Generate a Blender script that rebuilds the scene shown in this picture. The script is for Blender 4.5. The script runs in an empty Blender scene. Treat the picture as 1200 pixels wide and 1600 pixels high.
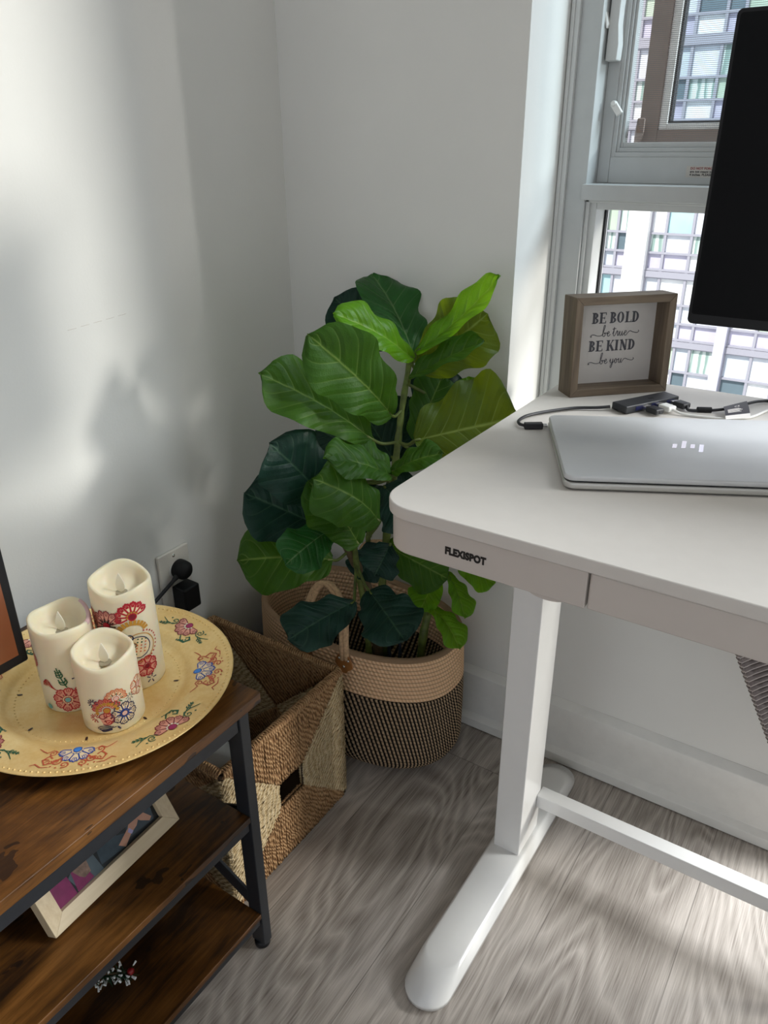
import bpy, bmesh, math, random
from mathutils import Vector, Matrix
S = bpy.context.scene
COL = S.collection
PI = math.pi
sin, cos, rad = math.sin, math.cos, math.radians
RND = random.Random(7)

# ---------------------------------------------------------------- camera
# metres; the camera stands at (0,0,1.08); left wall x=-.9625, window wall y=1.14
PITCH, ROLL, YAW = rad(25.74), rad(-0.40), rad(33.56)
_r, _f, _u = Vector((1, 0, 0)), Vector((0, cos(PITCH), -sin(PITCH))), Vector((0, sin(PITCH), cos(PITCH)))
_r, _u = cos(ROLL)*_r + sin(ROLL)*_u, -sin(ROLL)*_r + cos(ROLL)*_u
RZ = Matrix.Rotation(YAW, 3, 'Z')
_r, _f, _u = RZ @ _r, RZ @ _f, RZ @ _u
cd = bpy.data.cameras.new('camera')
cam = bpy.data.objects.new('camera', cd)
COL.objects.link(cam)
cam.matrix_world = Matrix(((_r.x, _u.x, -_f.x, 0), (_r.y, _u.y, -_f.y, 0), (_r.z, _u.z, -_f.z, 1.08), (0, 0, 0, 1)))
cd.sensor_fit = 'VERTICAL'; cd.sensor_height = 24; cd.sensor_width = 18; cd.lens = 24*1200/1600
cd.clip_start = .01; cd.clip_end = 500
S.camera = cam

# ---------------------------------------------------------------- light
W = bpy.data.worlds.new('sky'); S.world = W; W.use_nodes = True
bg = W.node_tree.nodes['Background']
bg.inputs[0].default_value = (.84, .89, .97, 1); bg.inputs[1].default_value = .95

def sun(name, frm, strength, angle, color):
    d = bpy.data.lights.new(name, 'SUN'); d.energy = strength; d.angle = rad(angle); d.color = color
    o = bpy.data.objects.new(name, d); COL.objects.link(o)
    o.rotation_euler = Vector(frm).to_track_quat('Z', 'Y').to_euler()
    return o
def az(a, e): return (cos(rad(a))*cos(rad(e)), sin(rad(a))*cos(rad(e)), sin(rad(e)))
sun('low_sun', az(26, 12), 2.15, 8, (1, .95, .88))            # low light raking in through the windows on the right
sun('bright_sky', az(34, 42), 7.2, 30, (.97, .98, 1.0))       # broad bright sky and facades over the street
sun('street_sun', az(-105, 48), 4.0, 1, (1, .97, .93))        # lights the facade across the street
S.view_settings.view_transform = 'Standard'; S.view_settings.look = 'None'
S.view_settings.gamma = 1; S.view_settings.use_curve_mapping = False
S.view_settings.exposure = 0.35

# ---------------------------------------------------------------- helpers
def tag(o, label=None, cat=None, group=None, kind=None):
    if label: o['label'] = label
    if cat: o['category'] = cat
    if group: o['group'] = group
    if kind: o['kind'] = kind
    return o
BASE = {}
def thing(name, label, cat, loc=(0, 0, 0), rotz=0, group=None, kind=None):
    o = bpy.data.objects.new(name, None); COL.objects.link(o)
    o.location = loc; o.rotation_euler = (0, 0, rotz); o.empty_display_size = .05
    BASE[o.name] = Matrix.Translation(loc) @ Matrix.Rotation(rotz, 4, 'Z')
    return tag(o, label, cat, group, kind)

class MB:
    def __init__(s): s.bm = bmesh.new(); s.uv = s.bm.loops.layers.uv.new('UVMap')
    def v(s, p): return s.bm.verts.new(p)
    def face(s, vs, mi=0, uvs=None):
        try: f = s.bm.faces.new(vs)
        except ValueError: return None
        f.material_index = mi
        if uvs:
            for l, u in zip(f.loops, uvs): l[s.uv].uv = u
        return f
    def poly(s, pts, mi=0, uvs=None): return s.face([s.v(p) for p in pts], mi, uvs)
    def box(s, lo, hi, mi=0, M=None):
        x0, y0, z0 = lo; x1, y1, z1 = hi
        P = [Vector(p) for p in ((x0,y0,z0),(x1,y0,z0),(x1,y1,z0),(x0,y1,z0),(x0,y0,z1),(x1,y0,z1),(x1,y1,z1),(x0,y1,z1))]
        if M: P = [M @ p for p in P]
        V = [s.v(p) for p in P]
        for q in ((3,2,1,0),(4,5,6,7),(0,1,5,4),(1,2,6,5),(2,3,7,6),(3,0,4,7)): s.face([V[i] for i in q], mi)
        return s
    def tube(s, pts, r, n=8, closed=False, mi=0, cap=True, flat=1.0, up=None):
        pts = [Vector(p) for p in pts]; N = len(pts)
        rs = r if isinstance(r, (list, tuple)) else [r]*N
        rings = []; prev = None; L = 0
        for i, p in enumerate(pts):
            a = pts[(i-1) % N] if closed or i else p; b = pts[(i+1) % N] if closed or i < N-1 else p
            t = (b-a)
            t = t.normalized() if t.length > 1e-9 else Vector((0,0,1))
            if prev is None:
                ref = Vector(up) if up else (Vector((0,0,1)) if abs(t.z) < .9 else Vector((1,0,0)))
            else: ref = prev
            nrm = (ref - t*ref.dot(t))
            nrm = nrm.normalized() if nrm.length > 1e-6 else t.orthogonal().normalized()
            prev = nrm; bi = t.cross(nrm)
            if i: L += (p-pts[i-1]).length
            rings.append(([s.v(p + rs[i]*(cos(2*PI*k/n)*nrm*flat + sin(2*PI*k/n)*bi)) for k in range(n)], L))
        for i in range(N if closed else N-1):
            (A, la), (B, lb) = rings[i], rings[(i+1) % N]
            for k in range(n):
                s.face([A[k], A[(k+1) % n], B[(k+1) % n], B[k]], mi, [(k/n, la), ((k+1)/n, la), ((k+1)/n, lb), (k/n, lb)])
        if cap and not closed:
            s.face(rings[0][0][::-1], mi); s.face(rings[-1][0], mi)
        return s
    def lathe(s, prof, n=48, c=(0, 0, 0), mi=0, fn=None, close=False):
        # prof: list of (r,z); fn(r,z,a)->point overrides the circular map
        c = Vector(c); rows = []
        for (r, z) in prof:
            rows.append([s.v(fn(r, z, 2*PI*k/n) if fn else c + Vector((r*cos(2*PI*k/n), r*sin(2*PI*k/n), z))) for k in range(n)] if r > 1e-7 else [s.v(fn(0, z, 0) if fn else c + Vector((0, 0, z)))])
        m = len(rows)
        for i in range(m-1):
            A, B = rows[i], rows[i+1]
            for k in range(n):
                k2 = (k+1) % n; u0, u1 = k/n, (k+1)/n; v0, v1 = i/(m-1), (i+1)/(m-1)
                if len(A) == 1 and len(B) == 1: continue
                if len(A) == 1: s.face([A[0], B[k2], B[k]], mi, [(u0, v0), (u1, v1), (u0, v1)])
                elif len(B) == 1: s.face([A[k], A[k2], B[0]], mi, [(u0, v0), (u1, v0), (u0, v1)])
                else: s.face([A[k], A[k2], B[k2], B[k]], mi, [(u0, v0), (u1, v0), (u1, v1), (u0, v1)])
        return s
    def prism(s, pts, d, mi=0):
        # pts: closed 3D outline, d: extrude vector
        d = Vector(d); A = [s.v(p) for p in pts]; B = [s.v(Vector(p)+d) for p in pts]; n = len(pts)
        s.face(A[::-1], mi); s.face(B, mi)
        for i in range(n): s.face([A[i], A[(i+1) % n], B[(i+1) % n], B[i]], mi)
        return s
    def build(s, name, mats, parent=None, smooth=False, bevel=0, seg=2, world=True, label=None, fix=True):
        if fix: bmesh.ops.recalc_face_normals(s.bm, faces=s.bm.faces)
        me = bpy.data.meshes.new(name)
        if parent is not None and world and parent.name in BASE: s.bm.transform(BASE[parent.name].inverted())
        s.bm.to_mesh(me); s.bm.free()
        for m in (mats if isinstance(mats, (list, tuple)) else [mats]): me.materials.append(m)
        o = bpy.data.objects.new(name, me); COL.objects.link(o)
        if parent is not None: o.parent = parent
        if parent is not None and parent.name not in BASE: pass
        BASE[o.name] = BASE.get(parent.name, Matrix()) if parent is not None else Matrix()
        if smooth:
            me.polygons.foreach_set('use_smooth', [True]*len(me.polygons))
        if bevel:
            m = o.modifiers.new('Bevel', 'BEVEL'); m.width = bevel; m.segments = seg; m.limit_method = 'ANGLE'; m.angle_limit = rad(35)
            m.harden_normals = False
            me.polygons.foreach_set('use_smooth', [True]*len(me.polygons))
            w = o.modifiers.new('Normals', 'WEIGHTED_NORMAL'); w.keep_sharp = True
        if label: o['label'] = label
        return o

def catmull(P, k=8):
    P = [Vector(p) for p in P]; out = []
    for i in range(len(P)-1):
        a, b, c, d = P[max(i-1, 0)], P[i], P[i+1], P[min(i+2, len(P)-1)]
        for j in range(k):
            t = j/k
            out.append(.5*((2*b) + (c-a)*t + (2*a-5*b+4*c-d)*t*t + (3*b-a-3*c+d)*t**3))
    out.append(P[-1]); return out

# ---------------------------------------------------------------- materials
def srgb(h):
    h = h.lstrip('#'); c = [int(h[i:i+2], 16)/255 for i in (0, 2, 4)]
    return tuple((x/12.92 if x <= .04045 else ((x+.055)/1.055)**2.4) for x in c) + (1,)
class NT:
    def __init__(s, name):
        s.m = bpy.data.materials.new(name); s.m.use_nodes = True
        s.t = s.m.node_tree; s.b = s.t.nodes['Principled BSDF']; s.out = s.t.nodes['Material Output']
    def n(s, typ, **kw):
        n = s.t.nodes.new(typ)
        for k, v in kw.items():
            if k.startswith('i_'):
                key = k[2:]; key = int(key) if key.isdigit() else key
                s.set(n.inputs[key], v)
            else: setattr(n, k, v)
        return n
    def set(s, sock, v):
        if isinstance(v, bpy.types.NodeSocket): s.t.links.new(v, sock)
        elif isinstance(v, bpy.types.Node): s.t.links.new(v.outputs[0], sock)
        else: sock.default_value = v
    def P(s, **kw):
        for k, v in kw.items(): s.set(s.b.inputs[k.replace('_', ' ')], v)
        return s
    def math(s, op, a, b=0.0, c=0.0, clamp=False):
        n = s.n('ShaderNodeMath', operation=op, use_clamp=clamp); s.set(n.inputs[0], a); s.set(n.inputs[1], b); s.set(n.inputs[2], c); return n.outputs[0]
    def coord(s, kind='Object', scale=(1, 1, 1), loc=(0, 0, 0)):
        c = s.n('ShaderNodeTexCoord'); m = s.n('ShaderNodeMapping')
        s.t.links.new(c.outputs[kind], m.inputs[0]); m.inputs['Scale'].default_value = scale; m.inputs['Location'].default_value = loc
        return m.outputs[0]
    def noise(s, vec, scale, detail=4, rough=.55, dist=0):
        n = s.n('ShaderNodeTexNoise'); s.set(n.inputs['Vector'], vec); n.inputs['Scale'].default_value = scale
        n.inputs['Detail'].default_value = detail; n.inputs['Roughness'].default_value = rough; n.inputs['Distortion'].default_value = dist
        return n.outputs[0]
    def ramp(s, fac, stops, interp='LINEAR'):
        n = s.n('ShaderNodeValToRGB'); s.set(n.inputs[0], fac); e = n.color_ramp.elements; n.color_ramp.interpolation = interp
        while len(e) > 1: e.remove(e[-1])
        for i, (p, c) in enumerate(stops):
            if i == 0: e[0].position = p; e[0].color = c
            else: k = e.new(p); k.color = c
        return n.outputs[0]
    def mix(s, fac, a, b):
        n = s.n('ShaderNodeMix', data_type='RGBA'); s.set(n.inputs[0], fac); s.set(n.inputs[6], a); s.set(n.inputs[7], b); return n.outputs[2]
    def bump(s, h, strength=.3, dist=.002):
        n = s.n('ShaderNodeBump'); s.set(n.inputs['Height'], h); n.inputs['Strength'].default_value = strength; n.inputs['Distance'].default_value = dist
        s.t.links.new(n.outputs[0], s.b.inputs['Normal']); return n
    def xyz(s, vec):
        n = s.n('ShaderNodeSeparateXYZ'); s.set(n.inputs[0], vec); return n.outputs
def plain(name, col, rough=.5, metal=0, spec=.5, var=.04, vscale=30, bump=0, bscale=400, coat=0, sub=0):
    k = NT(name); c = srgb(col) if isinstance(col, str) else col
    co = k.coord()
    if var:
        d = tuple(max(0, x*(1-var*2)) for x in c[:3]) + (1,); l = tuple(min(1, x*(1+var)) for x in c[:3]) + (1,)
        k.P(Base_Color=k.ramp(k.noise(co, vscale), [(.3, d), (.7, l)]))
    else: k.P(Base_Color=c)
    k.P(Roughness=rough, Metallic=metal, Specular_IOR_Level=spec)
    if coat: k.P(Coat_Weight=coat, Coat_Roughness=.08)
    if sub: k.P(Subsurface_Weight=sub, Subsurface_Radius=(.012, .008, .005), Subsurface_Scale=1.0)
    if bump: k.bump(k.noise(co, bscale, 3), bump, .001)
    return k.m
MT = {}
MT['wall'] = plain('wall_paint', '#dcdcd8', .55, var=.012, vscale=6, bump=.12, bscale=260)
MT['trim'] = plain('trim_paint', '#dededa', .4, var=.02, vscale=40)
MT['ceil'] = plain('ceiling_paint', '#e6e6e4', .8, var=.01)
MT['alu'] = plain('window_frame_paint', '#b9bcbb', .45, var=.02)
MT['alu2'] = plain('window_frame_light', '#c9cbc9', .45, var=.02)
MT['gasket'] = plain('black_gasket', '#17181a', .6)
MT['tan'] = plain('tan_sash', '#8f7b6f', .6, var=.05)  # tan-brown tone of the open sash and its hinge arm
MT['whiteext'] = plain('white_exterior_bead', '#eeeae4', .5, var=.04, vscale=60)
MT['desk'] = plain('white_laminate', '#cdc9c3', .42, var=.01, vscale=50)
MT['deskedge'] = plain('white_desk_front', '#c2bbb4', .5, var=.01)
MT['powder'] = plain('white_powder_coat', '#e6e6e4', .22, var=.008, coat=.3)
MT['blackink'] = plain('black_print', '#161412', .6, var=0)
MT['blackmetal'] = plain('black_steel', '#23262b', .42, metal=.0, var=.08, vscale=80)
MT['blackplastic'] = plain('black_plastic', '#101114', .5, spec=.3, var=.05)
MT['rubber'] = plain('black_cable', '#1b1c20', .5, var=.03)
MT['darkgrey'] = plain('dark_grey_plastic', '#292b2f', .45, var=.04)
MT['silver'] = plain('silver_laptop', '#c6c8c9', .4, metal=.35, var=.02, vscale=12)
MT['silveredge'] = plain('silver_laptop_edge', '#c2c2bf', .3, metal=.7, var=.01)
MT['chrome'] = plain('chrome', '#e8e8e8', .08, metal=1, var=0)
MT['screen'] = plain('monitor_glass', '#050608', .5, spec=.12, var=0)
MT['whiteplastic'] = plain('white_plastic', '#e4e4e0', .35, var=.01)
MT['outlet'] = plain('outlet_plate', '#dad6cd', .35, var=.01)
MT['wax'] = plain('ivory_wax', '#ebdfc0', .45, var=.02, vscale=20, sub=.5)
MT['wick'] = plain('flame_plastic', '#eee6d2', .35, var=.02, sub=.3)
MT['waxhole'] = plain('wick_hole', '#a79d84', .6)
MT['pinkwax'] = plain('pink_stained_wax', '#d8b4b4', .5, sub=.3)
MT['leather'] = plain('tan_leather', '#a9713f', .45, var=.1, vscale=60, bump=.2, bscale=500)
MT['rivet'] = plain('steel_rivet', '#b8b8b4', .25, metal=1, var=0)
MT['brown'] = plain('tv_picture', '#7a4528', .25, var=.1, vscale=4)
MT['stem'] = plain('green_stem', '#5d6b2c', .6, var=.25, vscale=60)
MT['trunk'] = plain('brown_trunk', '#5a4a30', .75, var=.25, vscale=70, bump=.4, bscale=200)
MT['bluetrunk'] = plain('dark_wire_stem', '#243243', .6)
MT['frost'] = plain('frosted_tip', '#e8ecec', .7)
MT['pine'] = plain('pine_needle', '#1f4a2c', .6, var=.15)
MT['berry'] = plain('red_berry', '#8c1218', .3, var=.05)
MT['whitecard'] = plain('white_board', '#cfcac4', .7, var=.03, vscale=20)
MT['greyprint'] = plain('grey_print', '#55555a', .8, var=.06, vscale=300)
MT['tagblack'] = plain('black_tag', '#2a2830', .5)
MT['tagwhite'] = plain('white_tag', '#e2dedb', .5)
MT['sticker'] = plain('clear_sticker', '#c4c0b8', .4)
MT['redink'] = plain('red_print', '#8d2f34', .6, var=0)
MT['pkgwhite'] = plain('white_package', '#c9cdd0', .3)
MT['pkgblue'] = plain('blue_package', '#22507a', .3)
for k_, h_ in dict(red='#b3122a', dkred='#7d1226', pink='#e2a08a', green='#1f5a3c', blue='#24489e', navy='#171c4a', orange='#d2693a', gold='#c08a2e', white='#f2ece0', teal='#6fb0ac', gem='#e2b6a8', magenta='#a01c5c', rust='#c0593a', brown='#3a2018', cream='#efd9b0', skyblue='#3d86d8').items():
    MT['p_'+k_] = plain('paint_'+k_, h_, .4, var=0)

def wood_floor():
    k = NT('grey_oak_planks'); co = k.coord(); x, y, z = k.xyz(co)
    pw = .183
    i = k.math('FLOOR', k.math('DIVIDE', k.math('ADD', x, .235+pw*20), pw))
    rnd = k.n('ShaderNodeTexWhiteNoise', noise_dimensions='1D'); k.set(rnd.inputs['W'], i); rv = rnd.outputs[0]
    yy = k.math('ADD', y, k.math('MULTIPLY', rv, 7.3)); j = k.math('FLOOR', k.math('DIVIDE', yy, 1.2))
    rn2 = k.n('ShaderNodeTexWhiteNoise', noise_dimensions='2D'); cv = k.n('ShaderNodeCombineXYZ'); k.set(cv.inputs[0], i); k.set(cv.inputs[1], j); k.set(rn2.inputs['Vector'], cv); rv2 = rn2.outputs[0]
    cx = k.n('ShaderNodeCombineXYZ'); k.set(cx.inputs[0], k.math('ADD', k.math('MULTIPLY', x, 7.0), k.math('MULTIPLY', rv2, 31))); k.set(cx.inputs[1], k.math('MULTIPLY', yy, 1.5)); k.set(cx.inputs[2], k.math('MULTIPLY', rv2, 9))
    big = k.noise(cx.outputs[0], 1.0, 2, .45, .25)
    ring = k.math('FRACT', k.math('MULTIPLY', big, 22))
    ring = k.math('ABSOLUTE', k.math('SUBTRACT', k.math('MULTIPLY', ring, 2), 1))
    fx = k.n('ShaderNodeCombineXYZ'); k.set(fx.inputs[0], k.math('MULTIPLY', x, 480)); k.set(fx.inputs[1], k.math('MULTIPLY', yy, 11)); k.set(fx.inputs[2], k.math('MULTIPLY', rv2, 50))
    fine = k.noise(fx.outputs[0], 1.0, 5, .65)
    patch = k.noise(cx.outputs[0], .8, 3)
    g = k.math('ADD', k.math('MULTIPLY', k.math('POWER', ring, 1.6), .30), k.math('MULTIPLY', k.math('SUBTRACT', k.math('MULTIPLY', fine, 1.25), .17), .92))
    g = k.math('ADD', g, k.math('MULTIPLY', k.math('SUBTRACT', patch, .5), .7))
    g = k.math('ADD', g, k.math('MULTIPLY', k.math('SUBTRACT', rv2, .5), .22))
    col = k.ramp(g, [(.10, srgb('#6b625b')), (.36, srgb('#989088')), (.62, srgb('#b2aaa2')), (.95, srgb('#c8c0b8'))])
    fr = k.math('FRACT', k.math('DIVIDE', k.math('ADD', x, .235+pw*20), pw)); seam = k.math('LESS_THAN', fr, .008)
    fr2 = k.math('FRACT', k.math('DIVIDE', yy, 1.2)); seam = k.math('MAXIMUM', seam, k.math('LESS_THAN', fr2, .0014))
    col = k.mix(k.math('MULTIPLY', seam, .45), col, srgb('#38332f'))
    k.P(Base_Color=col, Roughness=k.math('ADD', .48, k.math('MULTIPLY', fine, .15)), Specular_IOR_Level=.35)
    k.bump(k.math('SUBTRACT', g, seam), .25, .0015); return k.m
def rustic(axis=1):
    k = NT('rustic_brown_board'); sc = [13, 13, 13]; sc[axis] = 3.2; co = k.coord(scale=tuple(sc)); sf = [160, 160, 160]; sf[axis] = 10
    a = k.noise(co, 1, 5, .62, .8); b = k.noise(k.coord(scale=tuple(sf)), 1, 4, .7); c = k.noise(k.coord(), 8, 3, .6, .5)
    g = k.math('ADD', k.math('MULTIPLY', a, .62), k.math('ADD', k.math('MULTIPLY', b, .34), k.math('MULTIPLY', c, .28)))
    col = k.ramp(g, [(.42, srgb('#130d0a')), (.55, srgb('#34200f')), (.64, srgb('#5c3a17')), (.78, srgb('#86592a'))])
    spots = k.math('GREATER_THAN', k.noise(k.coord(scale=(22, 13, 22)), 1, 3, .6), .64)
    col = k.mix(k.math('MULTIPLY', spots, .75), col, srgb('#16100d'))
    k.P(Base_Color=col, Roughness=.38, Specular_IOR_Level=.4); k.bump(b, .2, .001); return k.m
def grain(name, c1, c2, axis=2, rough=.6, s1=14, s2=180):
    k = NT(name); a = [s1]*3; a[axis] = s1*.12; b = [s2]*3; b[axis] = s2*.06
    g = k.math('ADD', k.math('MULTIPLY', k.noise(k.coord(scale=tuple(a)), 1, 4, .6, .6), .6), k.math('MULTIPLY', k.noise(k.coord(scale=tuple(b)), 1, 4), .4))
    k.P(Base_Color=k.ramp(g, [(.35, srgb(c1)), (.65, srgb(c2))]), Roughness=rough); k.bump(g, .15, .001); return k.m
MT['floor'] = wood_floor(); MT['rustic'] = rustic(1)
MT['greywood_v'] = grain('weathered_wood_upright', '#4d4136', '#85745f', 2)
MT['greywood_h'] = grain('weathered_wood_rail', '#4d4136', '#85745f', 0)
MT['pinewood_h'] = grain('pale_pine_rail', '#dcc8a4', '#ecdcbd', 1, .5)
MT['pinewood_v'] = grain('pale_pine_stile', '#d2bc96', '#ead9b8', 2, .5, 26, 240)
def gold():
    k = NT('gold_foil'); co = k.coord(); n = k.noise(co, 220, 4, .7); m = k.noise(co, 14, 3)
    k.P(Base_Color=k.ramp(k.math('ADD', k.math('MULTIPLY', n, .3), k.math('MULTIPLY', m, .7)), [(.3, srgb('#e2b768')), (.7, srgb('#f6dc9e'))]), Metallic=.25, Roughness=.36)
    k.bump(n, .25, .0006); return k.m
MT['gold'] = gold()
def rope(name, c1, c2, count, slant, rough=.9, twist=0):
    # twisted two-tone cord: uv.x runs along the coil, uv.y counts rows
    k = NT(name); u = k.n('ShaderNodeUVMap'); x, y, z = k.xyz(u.outputs[0])
    ph = k.math('ADD', k.math('MULTIPLY', x, count), k.math('MULTIPLY', y, slant))
    w = k.math('SINE', k.math('MULTIPLY', ph, 2*PI)); nz = k.noise(k.coord(), 340, 3)
    f = k.math('ADD', w, k.math('MULTIPLY', k.math('SUBTRACT', nz, .5), 1.6))
    gap = k.math('ABSOLUTE', k.math('SUBTRACT', k.math('MULTIPLY', k.math('FRACT', y), 2), 1))
    gap = k.math('MULTIPLY', k.math('SUBTRACT', gap, .55, clamp=True), 1.6)  # colour darkened at row edges, painting shade between the coils
    col = k.mix(gap, k.ramp(k.math('MULTIPLY_ADD', f, .5, .5), [(.38, srgb(c1)), (.62, srgb(c2))]), tuple(q*.35 for q in srgb(c1)[:3]) + (1,))
    k.P(Base_Color=col, Roughness=rough, Specular_IOR_Level=.15)
    k.bump(k.math('ADD', k.math('MULTIPLY', w, .6), nz), .7, .002); return k.m
MT['tanrope'] = rope('tan_jute_rope', '#dfb68f', '#ecc9a3', 150, .5)
MT['darkrope'] = rope('black_and_tan_rope', '#1e1a18', '#b0987a', 134, .30)
MT['tanhandle'] = plain('tan_cotton_rope', '#caa883', .9, var=.15, vscale=220, bump=.6, bscale=500)
def seagrass(name, c1, c2, c3):
    k = NT(name); u = k.n('ShaderNodeUVMap'); x, y, z = k.xyz(u.outputs[0])
    tw = k.math('FRACT', k.math('ADD', k.math('ADD', k.math('MULTIPLY', y, 95), k.math('MULTIPLY', x, 2)), k.math('MULTIPLY', k.noise(k.coord(), 22, 2), 3))); tw = k.math('ABSOLUTE', k.math('SUBTRACT', k.math('MULTIPLY', tw, 2), 1))
    n = k.noise(k.coord(), 90, 4, .7); n2 = k.noise(k.coord(), 600, 2)
    g = k.math('ADD', k.math('MULTIPLY', tw, .35), k.math('ADD', k.math('MULTIPLY', n, .5), k.math('MULTIPLY', n2, .2)))
    k.P(Base_Color=k.ramp(g, [(.3, srgb(c1)), (.5, srgb(c2)), (.75, srgb(c3))]), Roughness=.6, Specular_IOR_Level=.3)
    k.bump(k.math('ADD', tw, n2), .8, .0025); return k.m
MT['grassbrown'] = seagrass('brown_seagrass_cord', '#5d3f28', '#ab8359', '#d0ac82')
MT['grasspale'] = seagrass('pale_seagrass_cord', '#93794f', '#cdb68c', '#e8d8b6')
MT['grassdark'] = seagrass('dark_seagrass_cord', '#2f2116', '#5d4630', '#826746')
MT['darkbacking'] = plain('dark_basket_backing', '#3d2b1c', .9)  # dark sheet added behind the cords as shade in the gaps; also the bottom
def leafmat(name, c, vein, trans, rough=.38, tl=.3):
    k = NT(name); u = k.n('ShaderNodeUVMap'); x, y, z = k.xyz(u.outputs[0])
    a = k.math('ABSOLUTE', k.math('SUBTRACT', x, .5))
    l = k.math('FRACT', k.math('SUBTRACT', k.math('MULTIPLY', y, 6.2), k.math('MULTIPLY', a, 3.6)))
    d = k.math('ABSOLUTE', k.math('SUBTRACT', l, .5))                       # 0 on the side vein
    sv = k.math('SUBTRACT', 1, k.math('DIVIDE', d, .055), clamp=True)
    sv = k.math('MULTIPLY', sv, k.math('SUBTRACT', 1, k.math('MULTIPLY', a, 1.8), clamp=True))
    mv = k.math('SUBTRACT', 1, k.math('DIVIDE', a, .022), clamp=True)
    v = k.math('MAXIMUM', k.math('MULTIPLY', sv, .75), mv)
    nz = k.noise(k.coord(), 30, 3)
    cc = srgb(c); base = k.ramp(nz, [(.3, tuple(q*.78 for q in cc[:3])+(1,)), (.7, tuple(min(1, q*1.15) for q in cc[:3])+(1,))])
    col = k.mix(k.math('MULTIPLY', v, .8), base, srgb(vein))
    k.P(Base_Color=col, Roughness=rough, Specular_IOR_Level=.22)
    vr = k.n('ShaderNodeTexVoronoi', feature='DISTANCE_TO_EDGE'); vr.inputs['Scale'].default_value = 260; k.set(vr.inputs['Vector'], k.coord())
    bp = k.bump(k.math('ADD', k.math('MULTIPLY', k.math('MINIMUM', d, .3), 3), k.math('MULTIPLY', vr.outputs[0], .15)), .5, .004)
    tr = k.n('ShaderNodeBsdfTranslucent'); k.set(tr.inputs[0], k.mix(k.math('MULTIPLY', v, .6), srgb(trans), srgb(vein))); k.t.links.new(bp.outputs[0], tr.inputs['Normal'])
    mx = k.n('ShaderNodeMixShader'); mx.inputs[0].default_value = tl; k.t.links.new(k.b.outputs[0], mx.inputs[1]); k.t.links.new(tr.outputs[0], mx.inputs[2])
    k.t.links.new(mx.outputs[0], k.out.inputs[0]); return k.m
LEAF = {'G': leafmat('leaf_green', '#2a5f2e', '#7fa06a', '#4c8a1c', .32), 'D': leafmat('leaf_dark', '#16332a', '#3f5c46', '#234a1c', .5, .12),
        'M': leafmat('leaf_mid', '#33591a', '#7f9c4a', '#69961a', .5, .36), 'B': leafmat('leaf_backlit', '#5c9420', '#a6c85a', '#9ed018', .35, .42), 'O': leafmat('leaf_olive', '#4c6420', '#a4b85c', '#98a818', .45, .46)}  # tones vary by leaf; bright and olive ones also carry painted backlight
def glass(name, tint=(1, 1, 1, 1), refl=.08):
    k = NT(name); t = k.n('ShaderNodeBsdfTransparent'); t.inputs[0].default_value = tint; g = k.n('ShaderNodeBsdfGlossy'); g.inputs['Roughness'].default_value = .01
    lw = k.n('ShaderNodeLayerWeight'); lw.inputs[0].default_value = .35; mx = k.n('ShaderNodeMixShader')
    k.set(mx.inputs[0], k.math('MULTIPLY', lw.outputs['Fresnel'], refl*6, clamp=True)); k.t.links.new(t.outputs[0], mx.inputs[1]); k.t.links.new(g.outputs[0], mx.inputs[2])
    k.t.links.new(mx.outputs[0], k.out.inputs[0]); return k.m
MT['glass'] = glass('clear_window_glass', (.98, .99, .99, 1), .02)
MT['sashglass'] = glass('open_sash_glass', (.84, .92, .96, 1), .05)
def screen_mesh():
    k = NT('insect_screen'); x, y, z = k.xyz(k.coord()); t = k.n('ShaderNodeBsdfTransparent'); d = k.n('ShaderNodeBsdfDiffuse'); d.inputs[0].default_value = srgb('#8f8c8c')
    w = k.math('LESS_THAN', k.math('FRACT', k.math('DIVIDE', z, .0026)), .42); w2 = k.math('LESS_THAN', k.math('FRACT', k.math('DIVIDE', x, .0026)), .10)
    mx = k.n('ShaderNodeMixShader'); k.set(mx.inputs[0], k.math('MULTIPLY', k.math('MAXIMUM', w, w2), .6)); k.t.links.new(t.outputs[0], mx.inputs[1]); k.t.links.new(d.outputs[0], mx.inputs[2])
    k.t.links.new(mx.outputs[0], k.out.inputs[0]); return k.m
MT['mesh'] = screen_mesh()

# ---------------------------------------------------------------- text and drawn marks
def text_mesh(txt, size, M, name, mat, parent, bold=0, xs=1, align='LEFT', depth=.0003, world=True, label=None):
    cu = bpy.data.curves.new(name, 'FONT'); cu.body = txt; cu.size = size; cu.align_x = align; cu.offset = bold; cu.extrude = depth; cu.space_character = 1.0 + min(.12, bold/size*1.2); cu.resolution_u = 4
    to = bpy.data.objects.new('tmp_text', cu); COL.objects.link(to)
    dg = bpy.context.evaluated_depsgraph_get(); me = bpy.data.meshes.new_from_object(to.evaluated_get(dg)); bpy.data.objects.remove(to)
    me.name = name; me.transform(Matrix(M) @ Matrix.Diagonal((xs, 1, 1, 1)))
    if world and parent is not None and parent.name in BASE: me.transform(BASE[parent.name].inverted())
    me.materials.clear(); me.materials.append(mat)
    o = bpy.data.objects.new(name, me); COL.objects.link(o); o.parent = parent; BASE[o.name] = BASE.get(parent.name, Matrix())
    if label: o['label'] = label
    return o
def frame_mat(o, ux, uy):
    ux, uy = Vector(ux).normalized(), Vector(uy).normalized(); n = ux.cross(uy)
    return Matrix(((ux.x, uy.x, n.x, o[0]), (ux.y, uy.y, n.y, o[1]), (ux.z, uy.z, n.z, o[2]), (0, 0, 0, 1)))

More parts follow.
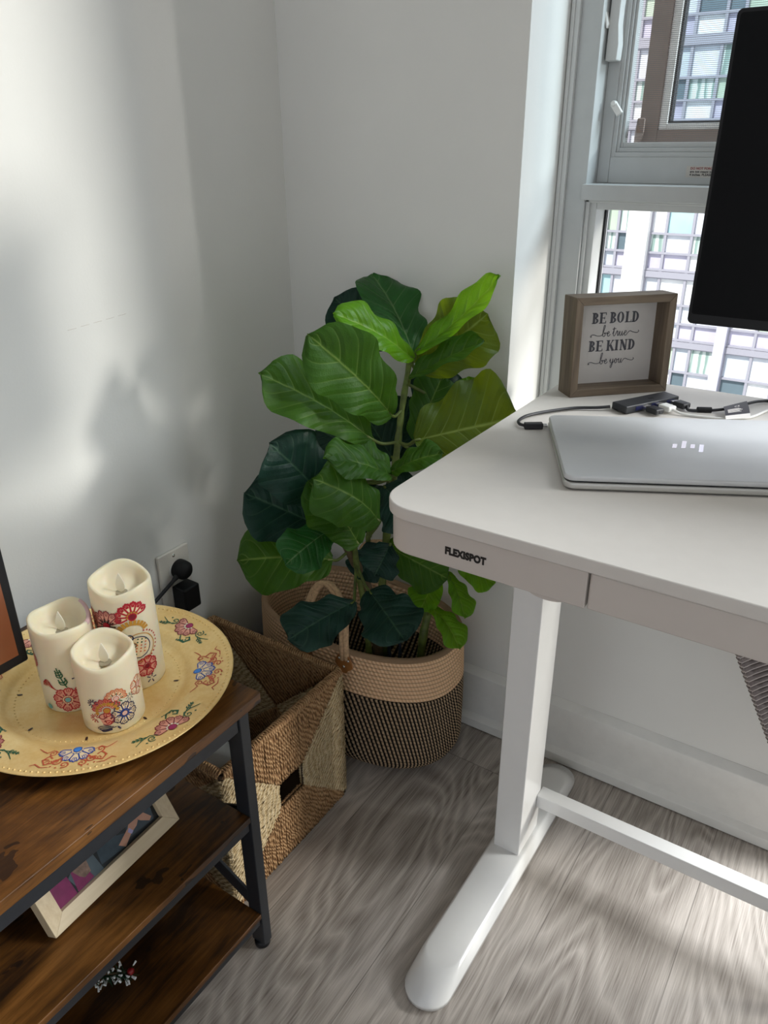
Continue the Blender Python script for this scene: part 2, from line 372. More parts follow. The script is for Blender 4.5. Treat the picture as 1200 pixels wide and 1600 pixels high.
class Paint:
    """2D strokes and patches laid on a surface through a map (u,v,height)->point"""
    def __init__(s, fn, mats): s.fn = fn; s.mb = MB(); s.mats = list(mats); s.k = 0
    def mi(s, c): return s.mats.index(c)
    def P(s, u, v, h): return s.fn(u, v, h)
    def ribbon(s, pts, w, c, closed=False, taper=False, h=.0006):
        pts = [Vector((p[0], p[1])) for p in pts]
        if closed: pts = pts + [pts[0]]
        n = len(pts); L = []; R = []
        for i, p in enumerate(pts):
            a = pts[max(i-1, 0)]; b = pts[min(i+1, n-1)]
            if closed and i in (0, n-1): a, b = pts[-2], pts[1]
            t = b-a
            t = t.normalized() if t.length > 1e-9 else Vector((1, 0))
            q = Vector((-t.y, t.x)); ww = w*.5*(1 if not taper else (.35+1.3*sin(PI*(.08+.84*i/(n-1)))*.6))
            L.append(s.mb.v(s.P(*(p+q*ww), h))); R.append(s.mb.v(s.P(*(p-q*ww), h)))
        for i in range(n-1): s.mb.face([R[i], R[i+1], L[i+1], L[i]], s.mi(c))
    def fill(s, pts, c, h=.0003):
        cx = sum(p[0] for p in pts)/len(pts); cy = sum(p[1] for p in pts)/len(pts)
        o = s.mb.v(s.P(cx, cy, h)); V = [s.mb.v(s.P(p[0], p[1], h)) for p in pts]
        for i in range(len(V)): s.mb.face([o, V[i], V[(i+1) % len(V)]], s.mi(c))
    def dot(s, x, y, r, c, h=.0008, n=8): s.fill([(x+r*cos(2*PI*k/n), y+r*sin(2*PI*k/n)) for k in range(n)], c, h)
    def drop(s, x, y, r, a, c, h=.0007, l=2.2):
        pts = []
        for k in range(10):
            t = 2*PI*k/10; d = r*(1 + (l-1)*max(0, cos(t))**3); pts.append((x + d*cos(t+a), y + d*sin(t+a)))
        s.fill(pts, c, h)
    def petal(s, x, y, a, r0, r1, w, fillc, linec, lw, lobes=3, h=.0003):
        def pt(rr, ww): return (x + rr*cos(a) - ww*sin(a), y + rr*sin(a) + ww*cos(a))
        out = [pt(r0, -w*.22), pt(r0+(r1-r0)*.55, -w*.46)]
        m = 12
        for k in range(m+1):
            t = -1 + 2*k/m; out.append(pt(r1*(1-.16*t*t) + abs(sin(lobes*PI*(t+1)/2))*(r1-r0)*.14 - (r1-r0)*.06, t*w*.5))
        out += [pt(r0+(r1-r0)*.55, w*.46), pt(r0, w*.22)]
        if fillc: s.fill(out, fillc, h)
        s.ribbon(out, lw, linec, True, h=h+.0003)
        for q in (-.25, 0, .25): s.ribbon([pt(r1*.93, w*q*1.1), pt(r0+(r1-r0)*.5, w*q*.5)], lw*.6, linec, h=h+.0003)
    def flower(s, x, y, R, n, fillc, linec, centre, ring=None, lw=.0011, a0=0, span=2*PI, half=False):
        for k in range(n):
            a = a0 + span*(k+.5)/n; s.petal(x, y, a, R*.36, R, min(R*2*PI*.8/n*(span/(2*PI)), R*.85), fillc, linec, lw)
        if ring:
            for k in range(max(6, int(12*span/(2*PI)))):
                a = a0 + span*(k+.5)/max(6, int(12*span/(2*PI))); s.dot(x+R*.32*cos(a), y+R*.32*sin(a), R*.065, ring, .0011)
        s.dot(x, y, R*.21, centre, .0012, 12); s.ribbon([(x+R*.23*cos(2*PI*k/14), y+R*.23*sin(2*PI*k/14)) for k in range(14)], lw, linec, True, h=.0011)
    def spiral(s, x, y, r, a0, turns, w, c, dirn=1, tail=None):
        n = int(18*abs(turns)); pts = []
        for k in range(n+1):
            t = k/n; a = a0 + dirn*2*PI*turns*t; pts.append((x + r*(.15+.85*t)*cos(a), y + r*(.15+.85*t)*sin(a)))
        if tail: pts = pts + tail
        s.ribbon(pts, w, c)
    def frond(s, x, y, a, L, n, w, c, bend=0):
        pts = []
        for k in range(9):
            t = k/8; aa = a + bend*t; pts.append((x + L*t*cos(a + bend*t*.5), y + L*t*sin(a + bend*t*.5)))
        s.ribbon(pts, w, c)
        for k in range(1, n):
            t = k/n; p = pts[int(t*8)]
            for sg in (-1, 1):
                aa = a + bend*t + sg*.95; l = L*.3*(1-.5*t); s.ribbon([p, (p[0]+l*.6*cos(aa), p[1]+l*.6*sin(aa)), (p[0]+l*cos(aa-sg*.4), p[1]+l*sin(aa-sg*.4))], w*1.25, c)
    def burst(s, x, y, r, n, c, w, a0=0, span=2*PI):
        for k in range(n):
            a = a0 + span*k/max(1, n-(span < 6)); s.ribbon([(x+r*.35*cos(a), y+r*.35*sin(a)), (x+r*cos(a), y+r*sin(a))], w, c)
            s.dot(x+r*cos(a), y+r*sin(a), w*.75, c)
    def build(s, name, parent): return s.mb.build(name, [MT['p_'+c] for c in s.mats], parent, fix=False)

def box_obj(name, lo, hi, m, parent=None, bevel=0, **k): return MB().box(lo, hi).build(name, m, parent, bevel=bevel, **k)
def struct(o): o['kind'] = 'structure'; return o

# ================================================================ the room
XL, YB = -.9625, 1.14
struct(box_obj('floor', (XL-.1, -3.2, -.05), (3.1, YB, 0), MT['floor']))
struct(box_obj('wall_left', (XL-.1, -3.2, 0), (XL, 1.44, 2.6), MT['wall']))
mb = MB(); XJ = -.5105
mb.box((XL, YB, 0), (XJ, 1.44, 2.6)); mb.box((XJ, YB, 0), (.12, 1.44, .62)); mb.box((XJ, YB, 2.3), (2.5, 1.44, 2.6)); mb.box((2.5, YB, 0), (3.1, 1.44, 2.6))
struct(mb.build('wall_back', MT['wall']))
struct(box_obj('wall_right', (3.0, -3.2, 0), (3.1, YB, 2.6), MT['wall']))
struct(box_obj('ceiling', (XL-.1, -3.2, 2.6), (3.1, 1.44, 2.7), MT['ceil']))
mb = MB()
prof = [(YB, .0022), (1.116, .0022), (1.116, .0215), (1.1265, .0305), (1.1265, .1240), (YB, .1365)]
mb.prism([(XL+.013, y, z) for y, z in prof], (.12-XL-.013, 0, 0))
struct(mb.build('baseboard_back', MT['trim'], bevel=.0012))
mb = MB(); mb.prism([(XL + (YB-y), -3.2, z) for y, z in prof], (0, 3.2+1.116, 0)); struct(mb.build('baseboard_left', MT['trim'], bevel=.0015))

# window over the desk: fixed light below, outward opening casement with an insect screen above
win = thing('window_1', None, None, (XJ, 1.29, .62)); win['kind'] = 'structure'
def wpart(name, mats, boxes, bevel=.0012, **k):
    m = MB()
    for lo, hi in boxes: m.box(lo, hi)
    return m.build(name, mats, win, bevel=bevel, **k)
WR, WT = .12, 2.3
wpart('window_frame', MT['alu'], [((XJ, 1.29, .62), (-.464, 1.42, WT)), ((.074, 1.29, .62), (WR, 1.42, WT)), ((-.464, 1.29, .62), (.074, 1.42, .665)), ((-.464, 1.29, 2.25), (.074, 1.42, WT))])
wpart('window_bead', MT['alu2'], [((XJ, 1.282, .62), (-.4965, 1.29, WT)), ((XJ+.001, 1.279, .62), (-.5035, 1.282, WT))], .001)
wpart('mullion', MT['alu'], [((-.4665, 1.278, .994), (.074, 1.42, 1.017))])
wpart('lower_light_frame', MT['alu2'], [((-.4635, 1.302, .665), (-.447, 1.35, .994)), ((-.447, 1.302, .979), (.06, 1.35, .994)), ((.06, 1.302, .665), (.074, 1.35, .994)), ((-.464, 1.296, .665), (-.4575, 1.302, .994)), ((-.464, 1.296, .9895), (.074, 1.302, .994))])
wpart('gasket', MT['gasket'], [((-.447, 1.344, .665), (-.4435, 1.354, .979))], 0)
wpart('pane', MT['glass'], [((-.447, 1.347, .665), (.06, 1.351, .979))], 0)
wpart('screen_frame', MT['alu'], [((-.464, 1.336, 1.017), (-.445, 1.372, 2.25)), ((-.445, 1.336, 1.017), (.074, 1.372, 1.0555)), ((.052, 1.336, 1.0555), (.074, 1.372, 2.25))])
wpart('screen_moulding', MT['alu'], [((-.446, 1.3385, 1.055), (-.4385, 1.366, 2.25)), ((-.4385, 1.342, 1.0625), (-.434, 1.366, 2.25)), ((-.434, 1.346, 1.069), (-.4295, 1.366, 2.25)),
      ((-.4385, 1.3385, 1.055), (.052, 1.366, 1.0625)), ((-.434, 1.342, 1.0625), (.052, 1.366, 1.069)), ((-.4295, 1.346, 1.069), (.052, 1.366, 1.0765))], .0008)
m = MB(); m.poly([(-.43, 1.357, 1.076), (.052, 1.357, 1.076), (.052, 1.357, 2.25), (-.43, 1.357, 2.25)]); m.build('insect_screen', MT['mesh'], win, fix=False)
sash = wpart('open_sash', [MT['tan']], [((-.433, 1.43, 1.05), (-.402, 1.47, 2.22)), ((.03, 1.43, 1.05), (.06, 1.47, 2.22)), ((-.402, 1.43, 1.05), (.03, 1.47, 1.0945)), ((-.402, 1.43, 2.19), (.03, 1.47, 2.22))])
m = MB(); m.box((-.402, 1.434, 1.0945), (-.389, 1.462, 2.19)); m.box((-.389, 1.434, 1.0945), (.03, 1.462, 1.104)); m.build('sash_bead', MT['whiteext'], sash, world=True, bevel=.001)
m = MB(); m.box((-.389, 1.44, 1.104), (-.3855, 1.458, 2.19)); m.box((-.3855, 1.44, 1.104), (.03, 1.458, 1.1075)); m.build('sash_gasket', MT['gasket'], sash)
m = MB(); m.box((-.3855, 1.447, 1.1075), (.03, 1.451, 2.19)); m.build('sash_pane', MT['sashglass'], sash)
m = MB(); m.box((-.006, -.05, -.011), (.006, .05, .011), M=Matrix.Translation((-.424, 1.405, 1.092)) @ Matrix.Rotation(rad(18), 4, 'Z') @ Matrix.Rotation(rad(-10), 4, 'X')); m.build('hinge_arm', MT['tan'], win, bevel=.002)
m = MB()
P_ = [(-.4625, 1.188), (-.4445, 1.188), (-.4435, 1.21), (-.4465, 1.235), (-.4465, 1.26), (-.4435, 1.30), (-.4415, 1.34), (-.4605, 1.34)]
m.prism([(x, 1.312, z) for x, z in P_], (0, .024, 0)); m.build('casement_lock', MT['alu2'], win, bevel=.0025)
m = MB(); m.prism([(-.483, 1.302, 1.285), (-.474, 1.302, 1.285), (-.4595, 1.302, 1.236), (-.4615, 1.302, 1.229)], (0, .014, 0)); m.build('lock_lever', MT['whiteplastic'], win, bevel=.002)
m = MB(); m.box((-.005, -.004, -.010), (.005, .004, .010), M=Matrix.Translation((-.4415, 1.331, 1.124)) @ Matrix.Rotation(rad(-38), 4, 'Y')); m.tube([(-.4465, 1.325, 1.1315), (-.4465, 1.338, 1.1315)], .0042, 10)
m.build('screen_clip', MT['whiteplastic'], win, bevel=.0012)
stk = wpart('warning_sticker', MT['sticker'], [((-.3235, 1.3352, 1.0275), (-.225, 1.3361, 1.0435))], 0)
for i_, (t_, mm) in enumerate((('DO NOT FORCE WINDOW', 'redink'), ('are not meant to open', 'blackink'), ('4 inches. PLEASE DO NOT', 'blackink'))):
    text_mesh(t_, .0046, frame_mat((-.3175, 1.3350, 1.0387-.0044*i_), (1, 0, 0), (0, 0, 1)), 'sticker_text', MT[mm], stk, bold=.0001, depth=.0001)
# tall glazed door further along the wall (beyond the frame): lets the low light in under the desk
win = thing('window_2', None, None, (.12, 1.29, 0)); win['kind'] = 'structure'
wpart('window_frame', MT['alu'], [((.12, 1.29, 0), (.17, 1.40, WT)), ((2.45, 1.29, 0), (2.5, 1.40, WT)), ((.17, 1.29, 0), (2.45, 1.40, .05)), ((.17, 1.29, 2.25), (2.45, 1.40, WT)), ((1.44, 1.29, .05), (1.48, 1.40, 2.25))])
wpart('pane', MT['glass'], [((.17, 1.34, .05), (1.44, 1.344, 2.25)), ((1.48, 1.34, .05), (2.45, 1.344, 2.25))], 0)

# ================================================================ the building across the street
fw = thing('apartment_building', 'pale office-like apartment block with gridded windows, seen across the street through the window', 'building', (-8, 36, -16))
MT['pillar'] = plain('white_facade_pillar', '#f1f0ee', .7, var=.02, vscale=.4)
MT['lavender'] = plain('shaded_bay_pillar', '#c3c2d0', .55, var=.03, vscale=.5)  # lavender tone paints the shaded side of a protruding bay
MT['spandrel'] = plain('grey_spandrel', '#b7b3bd', .6, var=.06, vscale=.8)
MT['mull'] = plain('grey_mullion', '#a3a2ac', .5, var=.03)
def pane_mat(name, c, stripes=None, rough=.25):
    k = NT(name); x, y, z = k.xyz(k.coord())
    if stripes:
        f = k.math('FRACT', k.math('ADD', k.math('MULTIPLY', x, stripes[1]), k.math('MULTIPLY', k.noise(k.coord(scale=(1, 1, .1)), 3), 1.5)))
        k.P(Base_Color=k.ramp(f, [(.25, srgb(c)), (.6, srgb(stripes[0]))]))
    else: k.P(Base_Color=k.ramp(k.noise(k.coord(), .9, 3), [(.35, srgb(c)), (.7, tuple(min(1, q*1.25) for q in srgb(c)[:3])+(1,))]))
    k.P(Roughness=rough, Specular_IOR_Level=.3); return k.m
PN = [pane_mat('pane_grey', '#c3cbd4'), pane_mat('pane_teal', '#a9cfd3'), pane_mat('pane_curtain', '#8fa79f', ('#dde8e2', 3.2)), pane_mat('pane_pale', '#d5d9e0'), pane_mat('pane_dark', '#65757d'), pane_mat('pane_white', '#ecefef'), pane_mat('pane_green', '#b4c4b0'), pane_mat('pane_lilac', '#bdb9cb')]
FX0, FX1, FZ0, FZ1 = -26, 12, -16, 26
MB().box((FX0, 36.3, FZ0), (FX1, 40, FZ1)).build('wall', MT['spandrel'], fw)
bays = [(-11.85, -10.79, 'w'), (-10.79, -9.87, 'p'), (-9.87, -6.38, 'w3'), (-6.38, -5.94, 'l'), (-5.94, -2.9, 'w3'), (-2.9, -2.2, 'p'), (-2.2, 1.2, 'w3'), (-13.0, -11.85, 'p'), (-16.5, -13.0, 'w3'), (-17.4, -16.5, 'p'), (-21, -17.4, 'w3')]
rr = random.Random(5)
for x0, x1, kd in bays:
    if kd in 'pl':
        MB().box((x0, 35.7, FZ0), (x1, 36.3, FZ1)).build('pillar', MT['pillar' if kd == 'p' else 'lavender'], fw); continue
    xs = [x0, (x0+x1)/2, x1] if kd == 'w' else [x0, x0+.67, x0+1.78, x0+2.45, x1] if x1-x0 > 3.2 else [x0, x0+1.1, x0+2.1, x1]
    for fl in range(-4, 6):
        zt = -4.42 + 2.95*fl; zs = [zt, zt-1.12, zt-1.92, zt-2.63]
        if zt-2.7 > 9 or zt < -13: continue
        m = MB(); t = .055
        for x in xs: m.box((x-t, 36.06, zt-2.95), (x+t, 36.24, zt))
        for z in zs: m.box((x0, 36.05, z-t*.8), (x1, 36.24, z+t*.8))
        m.box((x0, 36.0, zt), (x1, 36.24, zt+.26))
        wn = m.build('window', MT['mull'], fw)
        for i in range(len(xs)-1):
            for j in range(3):
                mm = PN[7] if j == 2 and rr.random() < .7 else rr.choice([PN[0], PN[1], PN[2], PN[3], PN[3], PN[5], PN[6], PN[4]] if j < 2 else [PN[0], PN[3], PN[5]])
                MB().box((xs[i]+t, 36.2, zs[j+1]+t*.8), (xs[i+1]-t, 36.26, zs[j]-t*.8)).build('pane', mm, wn)
tag(struct(box_obj('street', (-60, 2.5, -16.2), (60, 36.3, -16), plain('asphalt', '#8a8a88', .9))))

# ================================================================ standing desk
ZT = .7344
desk = thing('standing_desk', 'white standing desk with a rounded front corner and a shallow drawer', 'desk', (.18, .92, 0))
DX0, DX1, DY0, DY1 = -.421, .781, .6156, 1.2255
def rrect(x0, y0, x1, y1, r, z, n=8):
    P = []
    for cx, cy, a in ((x1-r, y0+r, -90), (x1-r, y1-r, 0), (x0+r, y1-r, 90), (x0+r, y0+r, 180)):
        for k in range(n+1):
            t = rad(a + 90*k/n); P.append((cx+r*cos(t), cy+r*sin(t), z))
    return P
m = MB(); m.prism(rrect(DX0, DY0, DX1, DY1, .042, .7195), (0, 0, ZT-.7195)); m.build('tabletop', MT['desk'], desk, bevel=.0018, seg=3)
# apron wraps round the two front corners; the drawer sits between its two front panels
def apron(xa, xb, name):
    s = 1 if xa < 0 else -1
    x0, x1 = (xa, xb) if s > 0 else (xb, xa)
    out = []; r = .038; m = MB(); y0 = DY0+.004
    if s > 0:
        path = [(xa, DY1-.02)] + [(xa+r-r*cos(rad(90*k/8)), y0+r-r*sin(rad(90*k/8))) for k in range(9)] + [(xb, y0)]
    else:
        path = [(xa, DY1-.02)] + [(xa-r+r*cos(rad(90*k/8)), y0+r-r*sin(rad(90*k/8))) for k in range(9)] + [(xb, y0)]
    th = .012; inner = []
    for i, p in enumerate(path):
        a = Vector(path[max(i-1, 0)]); b = Vector(path[min(i+1, len(path)-1)]); t = (b-a).normalized(); nn = Vector((-t.y, t.x))*s
        inner.append((p[0]+nn.x*th, p[1]+nn.y*th))
    for i in range(len(path)-1):
        A, B, C_, D = path[i], path[i+1], inner[i+1], inner[i]
        for z, fl in ((.678, 1), (.7185, 0)): m.poly([(q[0], q[1], z) for q in (A, B, C_, D)])
        m.poly([(A[0], A[1], .678), (B[0], B[1], .678), (B[0], B[1], .7185), (A[0], A[1], .7185)])
        m.poly([(D[0], D[1], .678), (C_[0], C_[1], .678), (C_[0], C_[1], .7185), (D[0], D[1], .7185)])
    for A, B in ((path[0], inner[0]), (path[-1], inner[-1])): m.poly([(A[0], A[1], .678), (B[0], B[1], .678), (B[0], B[1], .7185), (A[0], A[1], .7185)])
    bmesh.ops.remove_doubles(m.bm, verts=m.bm.verts, dist=1e-5)
    return m.build(name, MT['deskedge'], desk, bevel=.0014)
ap = apron(DX0+.0045, -.1835, 'front_apron'); apron(DX1-.0045, .5435, 'front_apron')
text_mesh('FLEXISPOT', .0112, frame_mat((-.3352, DY0+.0037, .6938), (1, 0, 0), (0, 0, 1)), 'brand_lettering', MT['blackink'], ap, bold=.0007, xs=.82, depth=.0002)
m = MB(); m.box((-.1815, DY0+.004, .6785), (.5415, DY0+.018, .7185)); dr = m.build('drawer', MT['deskedge'], desk, bevel=.0022)
m = MB(); m.box((-.175, DY0+.018, .684), (.535, 1.02, .7165)); m.build('drawer_box', MT['powder'], dr, bevel=.002)
m = MB()
pts = [(-.242 + .038*k/10, DY0+.0055 + 0*k, .678 - .0042*sin(PI*k/10)**.7) for k in range(11)]
m.prism(pts + [(-.204, DY0+.0055, .6795), (-.242, DY0+.0055, .6795)], (0, .008, 0)); m.build('finger_pull', MT['deskedge'], ap, bevel=.0008)
m = MB(); m.box((-.36, .80, .684), (.72, .99, .7195)); m.build('steel_frame', MT['powder'], desk, bevel=.002)
def foot(cx):
    n = 14; hw = .0345; y0, y1 = .570, 1.104; m = MB()
    def ring(z, ins, ya, yb):
        P = []; w = hw-ins
        for k in range(n+1): a = PI + PI*k/n; P.append((cx + w*cos(a), ya + w + w*sin(a)*1.0, z))
        for k in range(n+1): a = PI*k/n; P.append((cx + w*cos(a), yb - w + w*sin(a), z))
        return P
    rows = [ring(.004, 0, y0, y1), ring(.012, 0, y0, y1), ring(.030, .004, y0+.038, y1-.034), ring(.0335, .0065, y0+.047, y1-.042), ring(.0345, .009, y0+.052, y1-.047)]
    V = [[m.v(p) for p in r_] for r_ in rows]
    for a, b in zip(V, V[1:]):
        for k in range(len(a)): m.face([a[k], a[(k+1) % len(a)], b[(k+1) % len(a)], b[k]])
    m.face(V[0][::-1]); m.face(V[-1])
    o = m.build('foot', MT['powder'], desk, smooth=True)
    for yy in (.606, 1.065): MB().lathe([(0, 0), (.012, 0), (.012, .004), (0, .004)], 16, (cx, yy, 0)).build('foot_pad', MT['blackplastic'], o)
for s_ in (0, 1):
    cx = -.330 if s_ == 0 else .690
    foot(cx)
    x0 = -.3525 if s_ == 0 else .6675
    MB().box((x0, .851, .034), (x0+.0445, .927, .7195)).build('leg', MT['powder'], desk, bevel=.002, seg=3)
MB().box((-.308, .911, .090), (.6675, .9355, .1155)).build('crossbar', MT['powder'], desk, bevel=.0012)

# laptop
lap = thing('laptop', 'closed silver laptop lying on the white desk', 'laptop', (-.2605, .7485, ZT), rad(27.4))
m = MB(); m.prism(rrect(0, 0, .305, .212, .012, .0018), (0, 0, .0076)); m.build('base', MT['silveredge'], lap, world=False, bevel=.0022, seg=3)
m = MB(); m.prism(rrect(.0005, .001, .3045, .2115, .012, .0108), (0, 0, .0062)); lid = m.build('lid', MT['silver'], lap, world=False, bevel=.002, seg=3)
m = MB(); m.prism(rrect(.003, .004, .302, .210, .011, .009), (0, 0, .0022)); m.build('lid_gap', MT['blackplastic'], lap, world=False)
m = MB()
for i_, (ya, yb) in enumerate(((.098, .1115), (.098, .1225), (.0985, .112), (.0865, .112))):
    x = .1355 + i_*.0103; sl = .30
    m.prism([(x+(q-.1)*sl, q, .01705) for q in (ya, yb)] + [(x+.0052+(q-.1)*sl, q, .01705) for q in (yb, ya)], (0, 0, .0002))
m.build('slanted_bar_logo', MT['chrome'], lid, world=False)
m = MB()
for fx in (.03, .275): m.box((fx-.01, .02, 0), (fx+.01, .19, .002))
m.build('rubber_feet', MT['blackplastic'], lap, world=False)

# usb hub with its own cable to the laptop
hubang = math.atan2(1.1283-1.038, -.2351+.2836)
hub = thing('usb_hub', 'slim black usb hub with plugs in it, between the laptop and the wooden sign', 'usb hub', (-.2836, 1.038, ZT), hubang)
m = MB(); m.box((0, 0, .0015), (.1025, .0282, .0122)); hb = m.build('body', MT['darkgrey'], hub, world=False, bevel=.0015)
for x in (.018, .048, .078):
    m = MB(); m.box((x, -.0004, .004), (x+.014, .003, .0097)); m.build('port', MT['p_navy'], hb, world=False)
text_mesh('hp', .009, Matrix.Translation((.055, .010, .01225)), 'hub_logo', MT['blackplastic'], hb, world=False, depth=.0001)
pts = catmull([(-.309, 1.046, .7405), (-.325, 1.036, .739), (-.352, 1.020, .738), (-.378, .985, .738), (-.3935, .955, .738), (-.3955, .930, .738), (-.388, .915, .7385), (-.3775, .9115, .739)], 8)
m = MB(); m.tube(pts, .0022, 10); m.build('cable', MT['rubber'], hub, smooth=True)
pd = Vector((.023, .0155, 0)).normalized()
Mp = frame_mat((-.3795, .9105, .7344), (pd.x, pd.y, 0), (-pd.y, pd.x, 0))
m = MB(); m.box((0, -.0048, .0006), (.0245, .0048, .0085), M=Mp); pl = m.build('laptop_plug', MT['rubber'], hub, bevel=.0012)
m = MB(); m.box((.0245, -.0036, .003), (.0305, .0036, .0062), M=Mp); m.build('plug_tip', MT['chrome'], pl, bevel=.0006)

hx = Vector((cos(hubang), sin(hubang), 0)); hy = Vector((-hx.y, hx.x, 0)); h0 = Vector((-.2836, 1.038, 0))
def hub_plug(name, label, cat, off, mat_plug, mat_cord, cord, r, group=None, metal=True):
    o = thing(name, label, cat, tuple(h0 + hx*off + Vector((0, 0, ZT))), 0, group)
    Mx = frame_mat(h0 + hx*off, -hy, hx)        # local +x points out of the hub
    if metal: MB().box((.0005, -.006, ZT+.0045), (.010, .006, ZT+.0092), M=Mx).build('plug_tip', MT['chrome'], o, bevel=.0005)
    MB().box((.008, -.0078, ZT+.0028), (.028, .0078, ZT+.0108), M=Mx).build('plug', MT[mat_plug], o, bevel=.002)
    st = Mx @ Vector((.028, 0, ZT+.0066))
    MB().tube(catmull([st - (Mx.to_3x3() @ Vector((.004, 0, 0)))] + [st] + cord, 8), r, 10).build('cord', MT[mat_cord], o, smooth=True)
    return o
o = hub_plug('usb_dongle', 'small black usb plug in the front of the hub, nearest the laptop corner', 'usb plug', .036, 'rubber', 'rubber', [], .002)
hub_plug('charging_cable', 'white usb cable plugged into the hub beside the black cord', 'cable', .060, 'whiteplastic', 'whiteplastic', [Vector(p) for p in ((-.215, 1.078, .7368), (-.19, 1.082, .7366), (-.160, 1.090, .7366), (-.135, 1.115, .7366), (-.115, 1.17, .7366), (-.08, 1.186, .7366), (.02, 1.18, .7366))], .0017)
bc = hub_plug('display_cable', 'black cord with a printed tag running from the hub towards the monitor', 'cable', .088, 'rubber', 'rubber', [Vector(p) for p in ((-.213, 1.100, .7372), (-.19, 1.112, .7372), (-.170, 1.125, .7395), (-.155, 1.152, .7400), (-.137, 1.193, .7380), (-.11, 1.206, .737), (0, 1.205, .737))], .0022)
MB().tube([(-.204, 1.1055, .7378), (-.1865, 1.1145, .7378)], .0042, 12).build('cable_clip', MT['blackplastic'], bc, bevel=.0006)
TA, TB, TC, TD = Vector((-.1726, 1.1185, .7440)), Vector((-.1500, 1.1620, .7445)), Vector((-.1330, 1.1010, .7402)), Vector((-.1600, 1.0760, .7400))
def tq(u, v): return TA.lerp(TB, u).lerp(TD.lerp(TC, u), v) + Vector((0, 0, .0016*sin(PI*v)))
m = MB()
for i in range(8):
    for j in range(9):
        u0, u1, v0, v1 = i/8, (i+1)/8, j/9, (j+1)/9; m.poly([tq(u0, v0), tq(u1, v0), tq(u1, v1), tq(u0, v1)], 0 if j < 7 else 1)
bmesh.ops.remove_doubles(m.bm, verts=m.bm.verts, dist=1e-6); tgo = m.build('printed_tag', [MT['tagblack'], MT['tagwhite']], bc, smooth=True)
text_mesh('CE', .0085, frame_mat(tq(.42, .32) + Vector((0, 0, .0006)), tq(.8, .32)-tq(.42, .32), tq(.42, .1)-tq(.42, .32)), 'tag_print', MT['tagwhite'], tgo, depth=.0001)
m = MB()
for k in range(5): m.tube([tq(.12, .42+.05*k) + Vector((0, 0, .0004)), tq(.60+.06*(k % 3), .42+.05*k) + Vector((0, 0, .0004))], .00035, 4)
m.build('tag_lines', MT['tagwhite'], tgo)

# ---- wooden shadow-box sign
sg = thing('wooden_sign', 'small wooden shadow-box sign with a lettered white board, on the desk by the window', 'sign', (-.3785, 1.0726, ZT), rad(45))
SW, SH, SD, ST = .157, .1445, .043, .0115
tilt = Matrix.Rotation(rad(-3), 4, 'X')
def sgb(name, m, mat, par=sg, **k):
    m.bm.transform(tilt); m.bm.transform(Matrix.Translation((0, 0, .0002))); return m.build(name, mat, par, world=False, **k)
def trap(axis, a):
    m = MB()
    if axis == 'b': P = [(0, 0), (SW, 0), (SW-ST, ST), (ST, ST)]
    elif axis == 't': P = [(0, SH), (ST, SH-ST), (SW-ST, SH-ST), (SW, SH)]
    elif axis == 'l': P = [(0, 0), (ST, ST), (ST, SH-ST), (0, SH)]
    else: P = [(SW, 0), (SW, SH), (SW-ST, SH-ST), (SW-ST, ST)]
    m.prism([(x, 0, z) for x, z in P], (0, SD, 0)); return m
for a, nm, mt in (('b', 'rail', 'greywood_h'), ('t', 'rail', 'greywood_h'), ('l', 'stile', 'greywood_v'), ('r', 'stile', 'greywood_v')): sgb(nm, trap(a, 0), MT[mt], bevel=.0008)
m = MB(); m.box((ST-.001, SD-.008, ST-.001), (SW-ST+.001, SD-.002, SH-ST+.001)); bd = sgb('board', m, MT['whitecard'])
